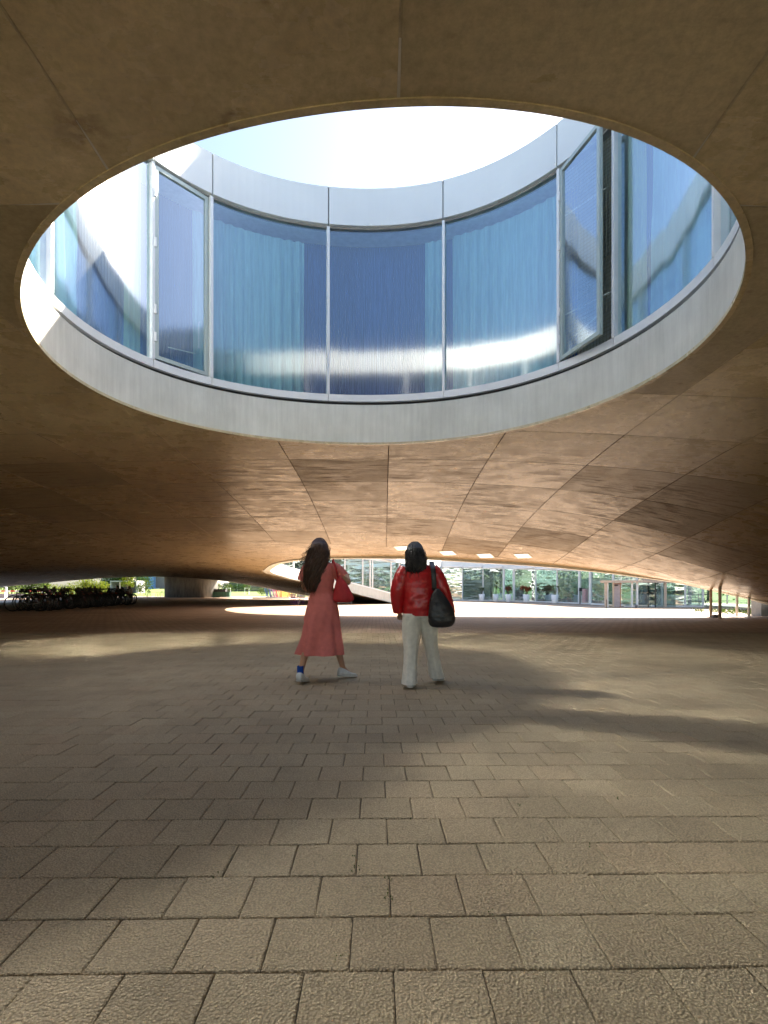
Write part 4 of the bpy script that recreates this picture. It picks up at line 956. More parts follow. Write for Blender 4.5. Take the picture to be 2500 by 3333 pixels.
# ================================================================= bicycles
M_TYRE = plain('tyre_rubber', (0.02, 0.02, 0.02), 0.8); M_RIM = plain('rim_metal', (0.13, 0.13, 0.14), 0.3, 0.9); M_SADDLE = plain('saddle_black', (0.02, 0.02, 0.02), 0.6); M_BASK = plain('basket_wire', (0.05, 0.05, 0.05), 0.5, .5); M_REFL = plain('orange_reflector', (0.7, 0.12, 0.02), 0.3)
FRM = [plain('frame_silver', (0.35, 0.36, 0.38), 0.3, 0.7), plain('frame_black', (0.02, 0.02, 0.02), 0.4), plain('frame_red', (0.20, 0.02, 0.02), 0.35), plain('frame_navy', (0.02, 0.035, 0.10), 0.35), plain('frame_green', (0.02, 0.07, 0.04), 0.35)]
def circ(c, r, n, ax=1):
    return [Vector((c[0] + r * math.cos(a), c[1], c[2] + r * math.sin(a))) for a in np.linspace(0, 2 * math.pi, n, endpoint=False)]
def wheel_meshes():
    t = MB().tube(circ((0, 0, 0), .325, 28), .017, 6, closed=True).mesh('tyre', M_TYRE, True)
    r = MB().tube(circ((0, 0, 0), .302, 28), .010, 4, closed=True).mesh('rim', M_RIM)
    s = MB()
    for k in range(18):
        a = k * math.pi * 2 / 18; s.bar((.02 * math.cos(a + 1), .025 * (-1) ** k, .02 * math.sin(a + 1)), (.30 * math.cos(a), 0, .30 * math.sin(a)), .0028)
    s.tube([(0, -.045, 0), (0, .045, 0)], .02, 8); return t, r, s.mesh('spokes', M_RIM)
WT, WR, WS = wheel_meshes()
def obj(name, me, parent, loc=None):
    o = bpy.data.objects.new(name, me)
    if loc: o.location = loc
    return link(o, parent)
def bicycle(kind, fm):
    B = empty('bicycle')
    for x in (-.52, .52):
        w = obj('wheel', WT, B, (x, 0, .342)); obj('rim', WR, w); obj('spokes', WS, w)
    bb = (-.06, 0, .29); st = (-.20, 0, .78); hd = (.36, 0, .80); hl = (.40, 0, .66); ra = (-.52, 0, .342); fa = (.52, 0, .342)
    f = MB()
    if kind == 1: f.tube([(-.13, 0, .52), hl], .016, 8); f.tube([bb, (.02, 0, .36), (.30, 0, .60), hl], .017, 8)
    else: f.tube([(-.18, 0, .72), (.37, 0, .76)], .016, 8); f.tube([bb, hl], .018, 8)
    f.tube([bb, st], .016, 8); f.tube([hd, hl], .02, 8)
    for sy in (-.05, .05): f.tube([(bb[0], sy * .4, bb[2]), (ra[0], sy, ra[2])], .009, 6); f.tube([(-.18, sy * .3, .70), (ra[0], sy, ra[2])], .008, 6)
    obj('frame', f.mesh('frame', fm, True), B)
    fk = MB()
    for sy in (-.05, .05): fk.tube([(.405, sy * .9, .64), (.45, sy, .5), (fa[0], sy, fa[2])], .011, 6)
    fk.box((.405, 0, .65), (.04, .11, .03)); obj('fork', fk.mesh('fork', fm), B)
    s = MB(); s.tube([st, (-.22, 0, .90)], .012, 6); s.loft([[Vector((x, w * math.cos(a), z + .02 * math.sin(a))) for a in np.linspace(0, 6.283, 10, endpoint=False)] for x, w, z in ((-.36, .07, .925), (-.30, .085, .93), (-.2, .05, .925), (-.1, .022, .92))]); obj('saddle', s.mesh('saddle', M_SADDLE, True), B)
    h = MB(); h.tube([hd, (.34, 0, .93)], .013, 6); h.tube([(.22, -.30, .97), (.33, -.22, .96), (.36, 0, .94), (.33, .22, .96), (.22, .30, .97)], .012, 6); obj('handlebar', h.mesh('handlebar', M_SADDLE), B)
    c = MB(); c.tube(circ((bb[0], .05, bb[2]), .085, 16), .006, 4, closed=True); c.bar((bb[0], .07, bb[2]), (bb[0] + .12, .07, bb[2] - .12), .018); c.bar((bb[0], -.07, bb[2]), (bb[0] - .12, -.07, bb[2] + .12), .018)
    c.box((bb[0] + .12, .12, bb[2] - .12), (.09, .08, .02)); c.box((bb[0] - .12, -.12, bb[2] + .12), (.09, .08, .02)); obj('crankset', c.mesh('crankset', M_RIM), B)
    obj('rear_reflector', MB().box((-.60, 0, .72), (.02, .06, .04)).mesh('rear_reflector', M_REFL), B)
    if kind >= 1:
        g = MB()
        for x in (-.52, .52): g.tube([Vector((x + .36 * math.cos(a), 0, .342 + .36 * math.sin(a))) for a in np.linspace(.5, 2.9, 10)], .014, 5)
        obj('mudguards', g.mesh('mudguards', FRM[1]), B)
        q = MB(); q.box((-.5, 0, .73), (.36, .12, .015)); q.bar((-.62, .05, .73), (-.52, .06, .35), .01); q.bar((-.62, -.05, .73), (-.52, -.06, .35), .01); obj('rack', q.mesh('rack', M_BASK), B)
    if kind == 2:
        q = MB()
        for k in range(4):
            z = .80 + k * .06; w = .12 + k * .012
            q.tube([(.46 - w * .2, -w, z), (.46 + w * 1.6, -w, z), (.46 + w * 1.6, w, z), (.46 - w * .2, w, z)], .005, 4, closed=True)
        for k in range(7): q.bar((.44 + k * .035, -.13, .8), (.44 + k * .035, -.155, .98), .004); q.bar((.44 + k * .035, .13, .8), (.44 + k * .035, .155, .98), .004)
        q.box((.54, 0, .80), (.2, .24, .008)); obj('basket', q.mesh('basket', M_BASK), B)
    if kind == 1:
        q = MB()
        q.sheet([[Vector((-.42 + .04 * j, (k - 2) * (.06 if j < 2 else .04), .80 + .09 * j)) for k in range(5)] for j in range(-1, 4)]); q.box((-.48, 0, .80), (.22, .22, .05)); q.bar((-.38, .15, .8), (-.28, .17, .5), .05); q.bar((-.38, -.15, .8), (-.28, -.17, .5), .05)
        obj('child_seat', q.mesh('child_seat', M_SADDLE), B)
    if kind == 0 and fm is not FRM[0]: obj('saddle_bag', MB().box((-.36, 0, .84), (.16, .12, .12)).mesh('saddle_bag', M_SADDLE), B)
    return B
protos = [bicycle(0, FRM[0]), bicycle(1, FRM[1]), bicycle(2, FRM[3]), bicycle(0, FRM[2]), bicycle(1, FRM[4]), bicycle(0, FRM[1])]
DESC = ['silver', 'black step through', 'navy basket', 'dark red', 'dark green step through', 'black sports']
used = set(); r = random.Random(21); NB = 44
_o = 'first second third fourth fifth sixth seventh eighth ninth tenth eleventh twelfth thirteenth fourteenth fifteenth sixteenth seventeenth eighteenth nineteenth'.split()
ordn = _o + ['twentieth'] + ['twenty ' + x for x in _o[:9]] + ['thirtieth'] + ['thirty ' + x for x in _o[:9]] + ['fortieth'] + ['forty ' + x for x in _o[:9]]
for i in range(NB):
    t = i / (NB - 1); k = 0 if i == 0 else (i * 5 + r.randrange(3)) % 6
    B = protos[k] if k not in used else copy_tree(protos[k]); used.add(k)
    d = 27.0 + 14.2 * t + r.uniform(-.08, .08); cxp = -18.05 - 2.0 * t + (r.uniform(-.38, .38) if 0 < i < NB - 1 else 0)
    B.location = (cxp, d, 0); flip = math.pi if (i % 2 == 0) else 0
    B.rotation_euler = (R(r.uniform(-7, 7)), 0, flip + R(r.uniform(-14, 14)) + (0 if i else R(4)))
    s_ = r.uniform(1.14, 1.26); B.scale = (s_, s_, s_)
    where = 'nearest the camera, wheels fully in view' if i == 0 else ('at the far end of the parked row' if i == NB - 1 else 'counted from the near end of the row')
    tag(B, f'{DESC[k]} bicycle, {ordn[i]} {where}', 'bicycle', 'bicycles parked in the row under the roof')
for k in protos:
    pass
rk = tag(empty('bike_stand', (-17.75, 27.35, 0)), 'grey metal hoop stand beside the nearest silver bicycle', 'bike stand', 'hoop stands between the bicycles')
MB().tube([(0, -.0, 0), (0, 0, .78), (0, .05, .83), (0, .55, .83), (0, .6, .78), (0, .6, 0)], .024, 8).build('hoop', M_RIM, rk, True)
MB().box((0, 0, .006), (.14, .14, .012)).build('base_plate', M_RIM, rk); MB().box((0, .6, .006), (.14, .14, .012)).build('base_plate', M_RIM, rk)
for i in range(1, 7):
    c = copy_tree(rk); c.location = (-17.75 - i * .32, 27.35 + i * 2.2, 0); tag(c, f'grey metal hoop stand, {ordn[i]} from the near end of the bicycle row', 'bike stand', 'hoop stands between the bicycles')

# ================================================================= people
DG = None
def skin_eval(nodes, edges, name, mat, parent, sub=2, root=0, loc=None):
    me = bpy.data.meshes.new('tmp'); me.from_pydata([n_[0] for n_ in nodes], edges, []); o = bpy.data.objects.new('tmp', me); COL.objects.link(o)
    o.modifiers.new('k', 'SKIN'); sv = me.skin_vertices[0].data
    for i, n_ in enumerate(nodes):
        rr = n_[1] if hasattr(n_[1], '__len__') else (n_[1], n_[1]); sv[i].radius = rr; sv[i].use_root = (i == root)
    s = o.modifiers.new('s', 'SUBSURF'); s.levels = sub; s.render_levels = sub
    dg = bpy.context.evaluated_depsgraph_get(); dg.update(); m2 = bpy.data.meshes.new_from_object(o.evaluated_get(dg)); m2.name = name
    bpy.data.objects.remove(o); m2.materials.clear(); m2.materials.append(mat); m2.polygons.foreach_set('use_smooth', [True] * len(m2.polygons))
    q = bpy.data.objects.new(name, m2); 
    if loc: q.location = loc
    return link(q, parent)
def body_nodes(J, R_):
    """one connected skeleton: pelvis root, spine, head, arms, hands with five fingers, legs, feet"""
    nodes = []; edges = []; idx = {}
    def nd(k, p, r, par=None):
        idx[k] = len(nodes); nodes.append((Vector(p), r))
        if par is not None: edges.append((idx[par], idx[k]))
    nd('pelvis', J['pelvis'], (.12, .10)); nd('spine', J['spine'], (.105, .085), 'pelvis'); nd('chest', J['chest'], (.135, .095), 'spine'); nd('neckb', J['neckb'], (.06, .055), 'chest'); nd('neck', J['neck'], .05, 'neckb')
    h = Vector(J['head']); nd('jaw', h + Vector((0, .012, -.07)), (.06, .07), 'neck'); nd('skull', h + Vector((0, 0, .0)), (.075, .092), 'jaw'); nd('crown', h + Vector((0, -.008, .07)), (.062, .075), 'skull')
    nd('nose', h + Vector((0, .105, -.02)), (.012, .014), 'skull')
    for s, sg in (('L', -1), ('R', 1)):
        nd('hip' + s, J['hip' + s], .088, 'pelvis'); nd('thigh' + s, (Vector(J['hip' + s]) + Vector(J['knee' + s])) / 2, .07, 'hip' + s); nd('knee' + s, J['knee' + s], .05, 'thigh' + s)
        k, a = Vector(J['knee' + s]), Vector(J['ankle' + s]); nd('calf' + s, k.lerp(a, .35) + Vector((0, -.015, 0)), .05, 'knee' + s); nd('ankle' + s, a, .032, 'calf' + s); nd('toe' + s, Vector(J['toe' + s]).lerp(a, .3) * 1.0 + Vector((0, 0, -.02)), (.025, .018), 'ankle' + s)
        nd('sh' + s, J['sh' + s], .052, 'chest'); sh, el, wr = Vector(J['sh' + s]), Vector(J['el' + s]), Vector(J['wr' + s])
        nd('ua' + s, sh.lerp(el, .5), .042, 'sh' + s); nd('el' + s, el, .034, 'ua' + s); nd('fa' + s, el.lerp(wr, .35), .035, 'el' + s); nd('wr' + s, wr, .023, 'fa' + s)
        d = (wr - el).normalized(); side = d.cross(Vector((0, 0, 1)));
        if side.length < .2: side = Vector((1, 0, 0)) * sg
        side.normalize(); dn = Vector((0, 0, -1)) if abs(d.z) < .7 else Vector((0, 1, 0))
        pm = wr + d * .055; nd('palm' + s, pm, (.034, .018), 'wr' + s)
        for q, (o_, L_) in enumerate(((-.026, .058), (-.009, .068), (.009, .064), (.026, .05))):
            b0 = pm + d * .035 + side * o_; b1 = b0 + d * L_ * .5 + dn * .008; b2 = b1 + d * L_ * .28 + dn * L_ * .4
            nd(f'f{q}a' + s, b0, .010, 'palm' + s); nd(f'f{q}b' + s, b1, .009, f'f{q}a' + s); nd(f'f{q}c' + s, b2, .007, f'f{q}b' + s)
        t0 = wr + d * .03 - side * .03 * sg; t1 = t0 + d * .03 - side * .015 * sg + dn * .015; nd('t0' + s, t0, .012, 'wr' + s); nd('t1' + s, t1, .010, 't0' + s); nd('t2' + s, t1 + d * .025 + dn * .008, .008, 't1' + s)
    return nodes, edges
def interp(keys, n):
    keys = np.array(keys, float); t = np.linspace(0, 1, len(keys)); q = np.linspace(0, 1, n)
    out = []
    for c in range(keys.shape[1]):
        y = keys[:, c]; m = np.gradient(y, t); i = np.clip(np.searchsorted(t, q) - 1, 0, len(t) - 2); h = t[i + 1] - t[i]; u = (q - t[i]) / h
        out.append((2 * u**3 - 3 * u**2 + 1) * y[i] + (u**3 - 2 * u**2 + u) * h * m[i] + (-2 * u**3 + 3 * u**2) * y[i + 1] + (u**3 - u**2) * h * m[i + 1])
    return np.array(out).T
def garment(keys, name, mat, parent, nr=26, n=56, cap1=False, cap0=False, seed=0, axis='z', thick=.004, pinch=None):
    """keys: cx, cy, cz, rx, ry, fold amplitude, fold count, exponent"""
    K = interp(keys, nr); rings = []; r = random.Random(seed); ph = [r.uniform(0, 6.28) for _ in range(4)]
    P = [Vector(k[:3]) for k in K]
    for i, k in enumerate(K):
        if axis == 'z': u, v = Vector((1, 0, 0)), Vector((0, 1, 0))
        else:
            t = (P[min(i + 1, nr - 1)] - P[max(i - 1, 0)]).normalized(); u = t.cross(Vector((0, 1, 0))).normalized(); v = u.cross(t).normalized() * -1
            u = -u
        ring = []
        for j in range(n):
            a = 2 * math.pi * j / n; f = 1 + k[5] * (math.sin(k[6] * a + ph[0] + i * .05) + .6 * math.sin((k[6] * 1.7) // 1 * a + ph[1] - i * .11) + .5 * math.sin(3 * a + ph[2] + i * .35))
            f += (k[7] if len(k) > 7 else 0) * math.sin(i * 1.9 + 2.2 * math.sin(a + ph[3]) + ph[1])
            ring.append(P[i] + u * (k[3] * math.cos(a) * f) + v * (k[4] * math.sin(a) * f))
        rings.append(ring)
    return MB().loft(rings, cap0, cap1).build(name, mat, parent, True)
def fabric(name, c, rough=.8, stripes=None, spec=.3, coat=0.0, sc=60, wr=0.0):
    n = NT(name); co = n.coord('Object'); f = n.noise(co, 18, 4)
    cc = n.mix(n.ramp(f, [(.3, 0), (.7, 1)]), tuple(x * .88 for x in c), tuple(min(1, x * 1.1) for x in c))
    if stripes:
        w = n.n('TexWave', wave_type='BANDS', bands_direction='Z'); w.inputs['Scale'].default_value = stripes; w.inputs['Distortion'].default_value = 5; w.inputs['Detail'].default_value = 4; w.inputs['Detail Scale'].default_value = 2.5; n.l(n.coord('Object'), w.inputs['Vector'])
        cc = n.mix(n.math('MULTIPLY', w.outputs['Fac'], .4), cc, tuple(min(1, x * 1.2 + .06) for x in c))
    n.col(cc); n.set(Roughness=rough); n.b.inputs['Specular IOR Level'].default_value = spec; n.b.inputs['Coat Weight'].default_value = coat; n.b.inputs['Coat Roughness'].default_value = .15
    if wr: n.bump(n.noise(n.coord('Object', scale=(1, 1, .7)), 11, 3, .5, 0.2), wr, .05)
    else: n.bump(n.noise(co, sc, 3), .25, .004)
    return n.m
M_DRESS = fabric('dress_cloth', (0.52, 0.14, 0.12), .85, stripes=34); M_JACK = fabric('red_patent', (0.46, 0.008, 0.012), .36, coat=.35, spec=.55, wr=.16); M_TROU = fabric('cream_trouser', (0.70, 0.68, 0.61), .85, sc=30)
M_RBAG = fabric('red_bag_cloth', (0.42, 0.03, 0.035), .6); M_KBAG = fabric('black_leather', (0.018, 0.018, 0.02), .36, wr=.3, spec=.5); M_SHOE = fabric('white_shoe', (0.62, 0.62, 0.60), .5); M_SOLE = plain('shoe_sole', (0.55, 0.53, 0.48), .7); M_SOCK = fabric('blue_sock', (0.01, 0.06, 0.32), .9)
M_SKIN = NT('skin'); M_SKIN.col((0.42, 0.23, 0.14)); M_SKIN.set(Roughness=.5); M_SKIN.b.inputs['Subsurface Weight'].default_value = .1; M_SKIN.b.inputs['Subsurface Scale'].default_value = .01; M_SKIN = M_SKIN.m
def hair_mat(name, a, b):
    n = NT(name); g = n.n('NewGeometry'); n.col(n.mix(g.outputs['Random Per Island'], a, b)); n.set(Roughness=.42); n.b.inputs['Specular IOR Level'].default_value = .5; return n.m
M_HB = hair_mat('hair_brown', (0.03, 0.014, 0.008), (0.075, 0.034, 0.018)); M_HK = hair_mat('hair_black', (0.008, 0.007, 0.007), (0.022, 0.018, 0.017))
M_PHONE = plain('phone_black', (0.02, 0.02, 0.02), .3); M_EYE = plain('eye_white', (.7, .7, .68), .2)
def hair(head, length, wavy, mat, parent, seed, spread, shift, n=320):
    """strands rooted over the crown falling down the back"""
    r = random.Random(seed); h = Vector(head); m = MB()
    cap = []
    for t in np.linspace(.02, 2.0, 12):
        ring = []
        for a in np.linspace(0, 2 * math.pi, 22, endpoint=False):
            front = max(0, math.sin(a)); tt = t * (1 - .38 * front)
            ring.append(h + Vector((.092 * math.sin(tt) * math.cos(a), .112 * math.sin(tt) * math.sin(a) - .01, .025 + .108 * math.cos(tt))))
        cap.append(ring)
    m.loft(cap, True, True)
    for k in range(n):
        a = r.uniform(math.pi * .93, math.pi * 2.07); t = r.uniform(.15, 1.5)
        p = h + Vector((.094 * math.sin(t) * math.cos(a), .114 * math.sin(t) * math.sin(a) - .01, .025 + .108 * math.cos(t)))
        pts = [p]; L = length * r.uniform(.6, 1.05); steps = 12; ph = r.uniform(0, 6.28); amp = wavy * r.uniform(.4, 1.5); sx = math.cos(a)
        edge = h + Vector((.098 * sx, -.125 * abs(math.sin(a)) * .95 - .005, -.03)); top = p
        pts.append(p.lerp(edge, .55) + Vector((0, -.022, .02)))
        for i in range(steps):
            f = i / (steps - 1); z = h.z - .03 - (L - .1) * f
            w = 1 + spread * math.sin(min(1, f * 1.25) * math.pi * .6)
            tip = (1 - .55 * max(0, (f - .7) / .3))
            x = h.x + shift * f + .098 * sx * w * tip + amp * math.sin(f * 9 + ph); y = h.y - .075 - .055 * abs(math.sin(a)) - .02 * math.sin(f * 3) + amp * .7 * math.cos(f * 8 + ph) + r.uniform(-.008, .008)
            pts.append(Vector((x, y, z)))
        m.tube(pts, [.004] + [.0062] * (len(pts) - 3) + [.0045, .0015], 4)
    for k in range(n // 5):                           # loose flyaway strands round the outline
        a = r.uniform(0, 6.28); sx = math.cos(a); t = r.uniform(.3, 1.4); p = h + Vector((.092 * math.sin(t) * sx, -.06 * abs(math.sin(a)), .03 + .108 * math.cos(t))); L = length * r.uniform(.25, 1.02); ph = r.uniform(0, 6.28); pts = [p]
        for i in range(9):
            f = (i + 1) / 9; pts.append(Vector((h.x + shift * f + .108 * sx * (1 + (spread + (.35 if wavy > .01 else .02)) * f) + (amp_ := wavy * 1.5 + .002) * math.sin(f * 10 + ph), h.y - .07 - .07 * abs(math.sin(a)) + .02 * math.cos(f * 8 + ph), h.z - L * f + .02)))
        m.tube(pts, [.0022] * 9 + [.001], 3)
    return m.build('hair', mat, parent, True)
def shoe(ankle, toe, parent, lift=0.0, white=True, name='shoe'):
    a, t = Vector(ankle), Vector(toe); d = Vector((t.x - a.x, t.y - a.y, 0)).normalized(); s = Vector((-d.y, d.x, 0)); L = .25
    heel = Vector((a.x, a.y, 0)) - d * .06; T = empty(name, (0, 0, 0), 0, parent)
    def pt(u, v, w):   # u along, v side, w up; the heel lifts about the ball of the foot
        lf = lift * max(0, 1 - u / (.70 * L)) ; return heel + d * (u - lift * .25 * max(0, 1 - u / (.7 * L))) + s * v + Vector((0, 0, w + lf))
    rings = []
    for f, w, h in ((0.0, .026, .055), (.04, .034, .085), (.15, .037, .098), (.3, .037, .096), (.42, .037, .078), (.58, .042, .058), (.75, .045, .047), (.9, .036, .038), (1.0, .014, .026)):
        rings.append([pt(f * L, w * math.copysign(abs(math.cos(q)) ** .7, math.cos(q)), .018 + (h * 1.15 - .018) * (.5 + .5 * math.sin(q))) for q in np.linspace(0, 2 * math.pi, 16, endpoint=False)])
    MB().loft(rings).build('upper', M_SHOE, T, True)
    rings = []
    for f, w in ((-.01, .024), (.04, .037), (.3, .041), (.58, .047), (.78, .049), (.93, .038), (1.02, .016)):
        rings.append([pt(f * L, w * math.cos(q), .012 + .011 * math.sin(q)) for q in np.linspace(0, 2 * math.pi, 12, endpoint=False)])
    MB().loft(rings).build('sole', M_SOLE, T, True)
    return T

# ---- the walker in the long red dress
A_ = tag(empty('person', (-.735, 6.2, 0)), 'person with long wavy brown hair in a red midi dress and white sneakers, walking', 'person')
J = dict(pelvis=(0.02, 0, .88), spine=(.01, 0, 1.02), chest=(0, .01, 1.22), neckb=(-.005, .01, 1.36), neck=(-.01, .02, 1.42), head=(-.015, .03, 1.53), hipL=(-.08, 0, .84), hipR=(.10, 0, .84),
         kneeL=(-.14, -.02, .47), ankleL=(-.20, -.19, .13), toeL=(-.16, -.05, .03), kneeR=(.16, .15, .46), ankleR=(.245, .20, .12), toeR=(.36, .28, .04),
         shL=(-.155, 0, 1.33), elL=(-.20, .02, 1.09), wrL=(-.15, .21, 1.03), shR=(.15, 0, 1.33), elR=(.325, .0, 1.135), wrR=(.295, .20, 1.215))
nd_, ed_ = body_nodes(J, None); skin_eval(nd_, ed_, 'body', M_SKIN, A_)
garment([(.0, 0.0, 1.385, .075, .065, .0, 9, 0), (.0, 0, 1.355, .145, .09, .004, 9, .004), (0, 0, 1.25, .165, .115, .01, 8, .008), (.005, 0, 1.12, .145, .11, .012, 9, .012), (.012, 0, 1.03, .128, .105, .014, 9, .012), (.02, 0, .95, .155, .13, .02, 9, .008), (.02, 0, .84, .185, .155, .02, 8, .004), (.015, 0, .66, .21, .185, .045, 7, .006), (.01, 0, .48, .235, .215, .065, 7, 0), (.0, .0, .315, .268, .24, .085, 7, 0)], 'dress', M_DRESS, A_, nr=44, n=84, seed=3)
for s, keys in (('R', [(.12, 0, 1.335, .062, .06, .02, 6), (.175, .0, 1.29, .075, .07, .04, 7), (.22, .01, 1.245, .078, .072, .07, 8), (.25, .012, 1.205, .08, .075, .10, 8)]), ('L', [(-.12, 0, 1.335, .062, .06, .02, 6), (-.16, .0, 1.28, .07, .068, .04, 7), (-.182, .01, 1.21, .072, .07, .07, 8), (-.195, .015, 1.16, .074, .072, .1, 8)])):
    garment(keys, 'sleeve', M_DRESS, A_, nr=12, n=40, seed=5, axis='t')
hair(J['head'], .56, .020, M_HB, A_, 11, .12, -.06, 420)
shoe(J['ankleL'], J['toeL'], A_, lift=.035); shoe(J['ankleR'], J['toeR'], A_, lift=.03)
garment([(-.205, -.20, .205, .036, .038, .0, 5), (-.205, -.197, .15, .036, .038, .01, 5), (-.205, -.195, .09, .036, .04, .0, 5)], 'sock', M_SOCK, A_, nr=8, n=20)
for ex in (-.032, .032): MB().loft([[Vector((J['head'][0] + ex + .012 * math.sin(t) * math.cos(a), J['head'][1] + .078 + .012 * math.sin(t) * math.sin(a), J['head'][2] + .005 + .012 * math.cos(t))) for a in np.linspace(0, 6.283, 8, endpoint=False)] for t in np.linspace(.2, 2.9, 5)]).build('eye', M_EYE, A_, True)
ph = tag(MB().box((0, 0, 0), (.075, .008, .15), M=Matrix.Rotation(R(-62), 3, 'X') @ Matrix.Rotation(R(15), 3, 'Z')).build('smartphone', M_PHONE, None, loc=(-.735 + .26, 6.2 + .315, 1.225)), 'black smartphone held in front by the person in the dress', 'phone')
# red shoulder bag
bg = tag(empty('shoulder_bag', (-.735 + .245, 6.2 - .05, 0)), 'soft red shoulder bag hanging at the side of the dress', 'bag')
garment([(-.03, 0, 1.215, .018, .03, .0, 5), (-.01, 0, 1.16, .05, .045, .03, 5), (.005, 0, 1.08, .085, .055, .04, 5), (.02, 0, .99, .115, .065, .04, 5), (.022, 0, .94, .118, .062, .03, 5), (.015, 0, .915, .08, .045, .02, 5)], 'body', M_RBAG, bg, nr=22, n=40, cap0=True, cap1=True, seed=8)
MB().tube([(-.05, .03, 1.20), (-.09, .03, 1.30), (-.105, .02, 1.375), (-.095, -.0, 1.405), (-.07, -.05, 1.34), (-.035, -.045, 1.2)], .011, 8).build('strap', M_RBAG, bg, True)

# ---- the walker in the red patent jacket
B_ = tag(empty('person', (.36, 5.87, 0)), 'person with straight black hair in a glossy red jacket and wide cream trousers', 'person')
J = dict(pelvis=(0.03, 0, .85), spine=(.03, 0, .98), chest=(0.02, .01, 1.17), neckb=(.0, .01, 1.30), neck=(-.01, .015, 1.35), head=(-.02, .02, 1.455), hipL=(-.06, 0, .82), hipR=(.12, 0, .82),
         kneeL=(-.065, -.03, .45), ankleL=(-.075, -.13, .10), toeL=(-.055, .0, .03), kneeR=(.165, .10, .45), ankleR=(.24, .22, .13), toeR=(.30, .33, .04),
         shL=(-.135, 0, 1.27), elL=(-.215, -.02, 1.03), wrL=(-.19, .08, .84), shR=(.185, 0, 1.27), elR=(.28, -.01, 1.04), wrR=(.345, .10, .84))
nd_, ed_ = body_nodes(J, None); skin_eval(nd_, ed_, 'body', M_SKIN, B_)
JACK = [(.01, 0.0, 1.375, .058, .06, .01, 7, 0), (.01, 0, 1.345, .075, .07, .01, 7, 0), (.02, 0, 1.315, .15, .10, .01, 7, .006), (.02, 0, 1.24, .205, .13, .02, 4, .005), (.02, -.005, 1.12, .215, .15, .03, 4, .012), (.025, -.005, 1.0, .21, .158, .03, 4, .016), (.03, -.005, .88, .205, .16, .03, 5, .012), (.03, -.005, .775, .195, .15, .025, 5, .004)]
JACK = [(k[0] + .004, k[1], k[2], k[3] * .93, k[4] * .93, *k[5:]) for k in JACK]
garment(JACK, 'jacket', M_JACK, B_, nr=40, n=72, seed=4)
garment([(.16, 0, 1.29, .075, .075, .01, 5, .01), (.22, -.01, 1.2, .08, .082, .02, 5, .03), (.275, -.015, 1.06, .086, .088, .03, 4, .015), (.32, .02, .94, .08, .082, .03, 4, .015), (.36, .07, .80, .072, .072, .03, 4, .01)], 'sleeve', M_JACK, B_, nr=26, n=32, seed=6, axis='t')
garment([(-.12, 0, 1.29, .075, .075, .01, 5, .01), (-.165, -.01, 1.2, .08, .082, .02, 5, .03), (-.205, -.02, 1.06, .082, .086, .03, 4, .015), (-.21, .01, .94, .076, .08, .03, 4, .015), (-.195, .05, .82, .068, .07, .03, 4, .01)], 'sleeve', M_JACK, B_, nr=26, n=32, seed=7, axis='t')
garment([(.03, 0, .93, .15, .12, .0, 5), (.03, 0, .86, .17, .14, .01, 5), (.03, .0, .76, .172, .14, .015, 6)], 'trousers', M_TROU, B_, nr=10, n=48, seed=1)
garment([(-.05, 0, .80, .108, .125, .01, 5, .004), (-.058, -.01, .62, .105, .115, .02, 6, .01), (-.066, -.03, .42, .080, .092, .03, 6, .012), (-.078, -.07, .22, .074, .09, .04, 6, .012), (-.085, -.105, .045, .082, .11, .05, 6, .01)], 'trouser_leg', M_TROU, B_, nr=34, n=44, seed=2, cap0=True)
garment([(.115, 0, .80, .105, .125, .01, 5, .004), (.135, .03, .62, .10, .115, .02, 6, .01), (.165, .09, .42, .078, .09, .03, 6, .012), (.205, .15, .22, .076, .092, .04, 6, .012), (.24, .20, .065, .086, .11, .05, 6, .01)], 'trouser_leg', M_TROU, B_, nr=34, n=44, seed=9, cap0=True)
hair(J['head'], .30, .004, M_HK, B_, 13, .12, .012, 300)
shoe(J['ankleL'], J['toeL'], B_, lift=.012); shoe(J['ankleR'], J['toeR'], B_, lift=.03)
for ex in (-.03, .03): MB().loft([[Vector((J['head'][0] + ex + .012 * math.sin(t) * math.cos(a), J['head'][1] + .078 + .012 * math.sin(t) * math.sin(a), J['head'][2] + .005 + .012 * math.cos(t))) for a in np.linspace(0, 6.283, 8, endpoint=False)] for t in np.linspace(.2, 2.9, 5)]).build('eye', M_EYE, B_, True)
kb = tag(empty('tote_bag', (.36, 5.87, 0)), 'large slouchy black leather tote bag over the shoulder of the red jacket', 'bag')
garment([(.21, -.15, 1.07, .022, .03, .0, 5, 0), (.215, -.16, 1.0, .07, .045, .02, 5, .01), (.235, -.165, .90, .115, .062, .03, 5, .015), (.25, -.165, .80, .138, .075, .03, 5, .015), (.255, -.165, .72, .14, .075, .02, 5, .01), (.25, -.165, .67, .11, .055, .01, 5, 0), (.245, -.165, .655, .05, .03, 0, 5, 0)], 'body', M_KBAG, kb, nr=34, n=52, cap0=True, cap1=True, seed=3)
st = MB(); pts = [Vector(p) for p in ((.18, -.15, 1.05), (.172, -.165, 1.18), (.165, -.15, 1.28), (.16, -.08, 1.345), (.16, .0, 1.365), (.17, .09, 1.32))]
rings = []
for i, p in enumerate(interp([tuple(p) for p in pts], 22)):
    rings.append([Vector(p) + Vector((.026 * math.cos(a), .006 * math.sin(a), .004 * math.sin(a))) for a in np.linspace(0, 6.283, 10, endpoint=False)])
st.loft(rings); st.build('strap', M_KBAG, kb, True)

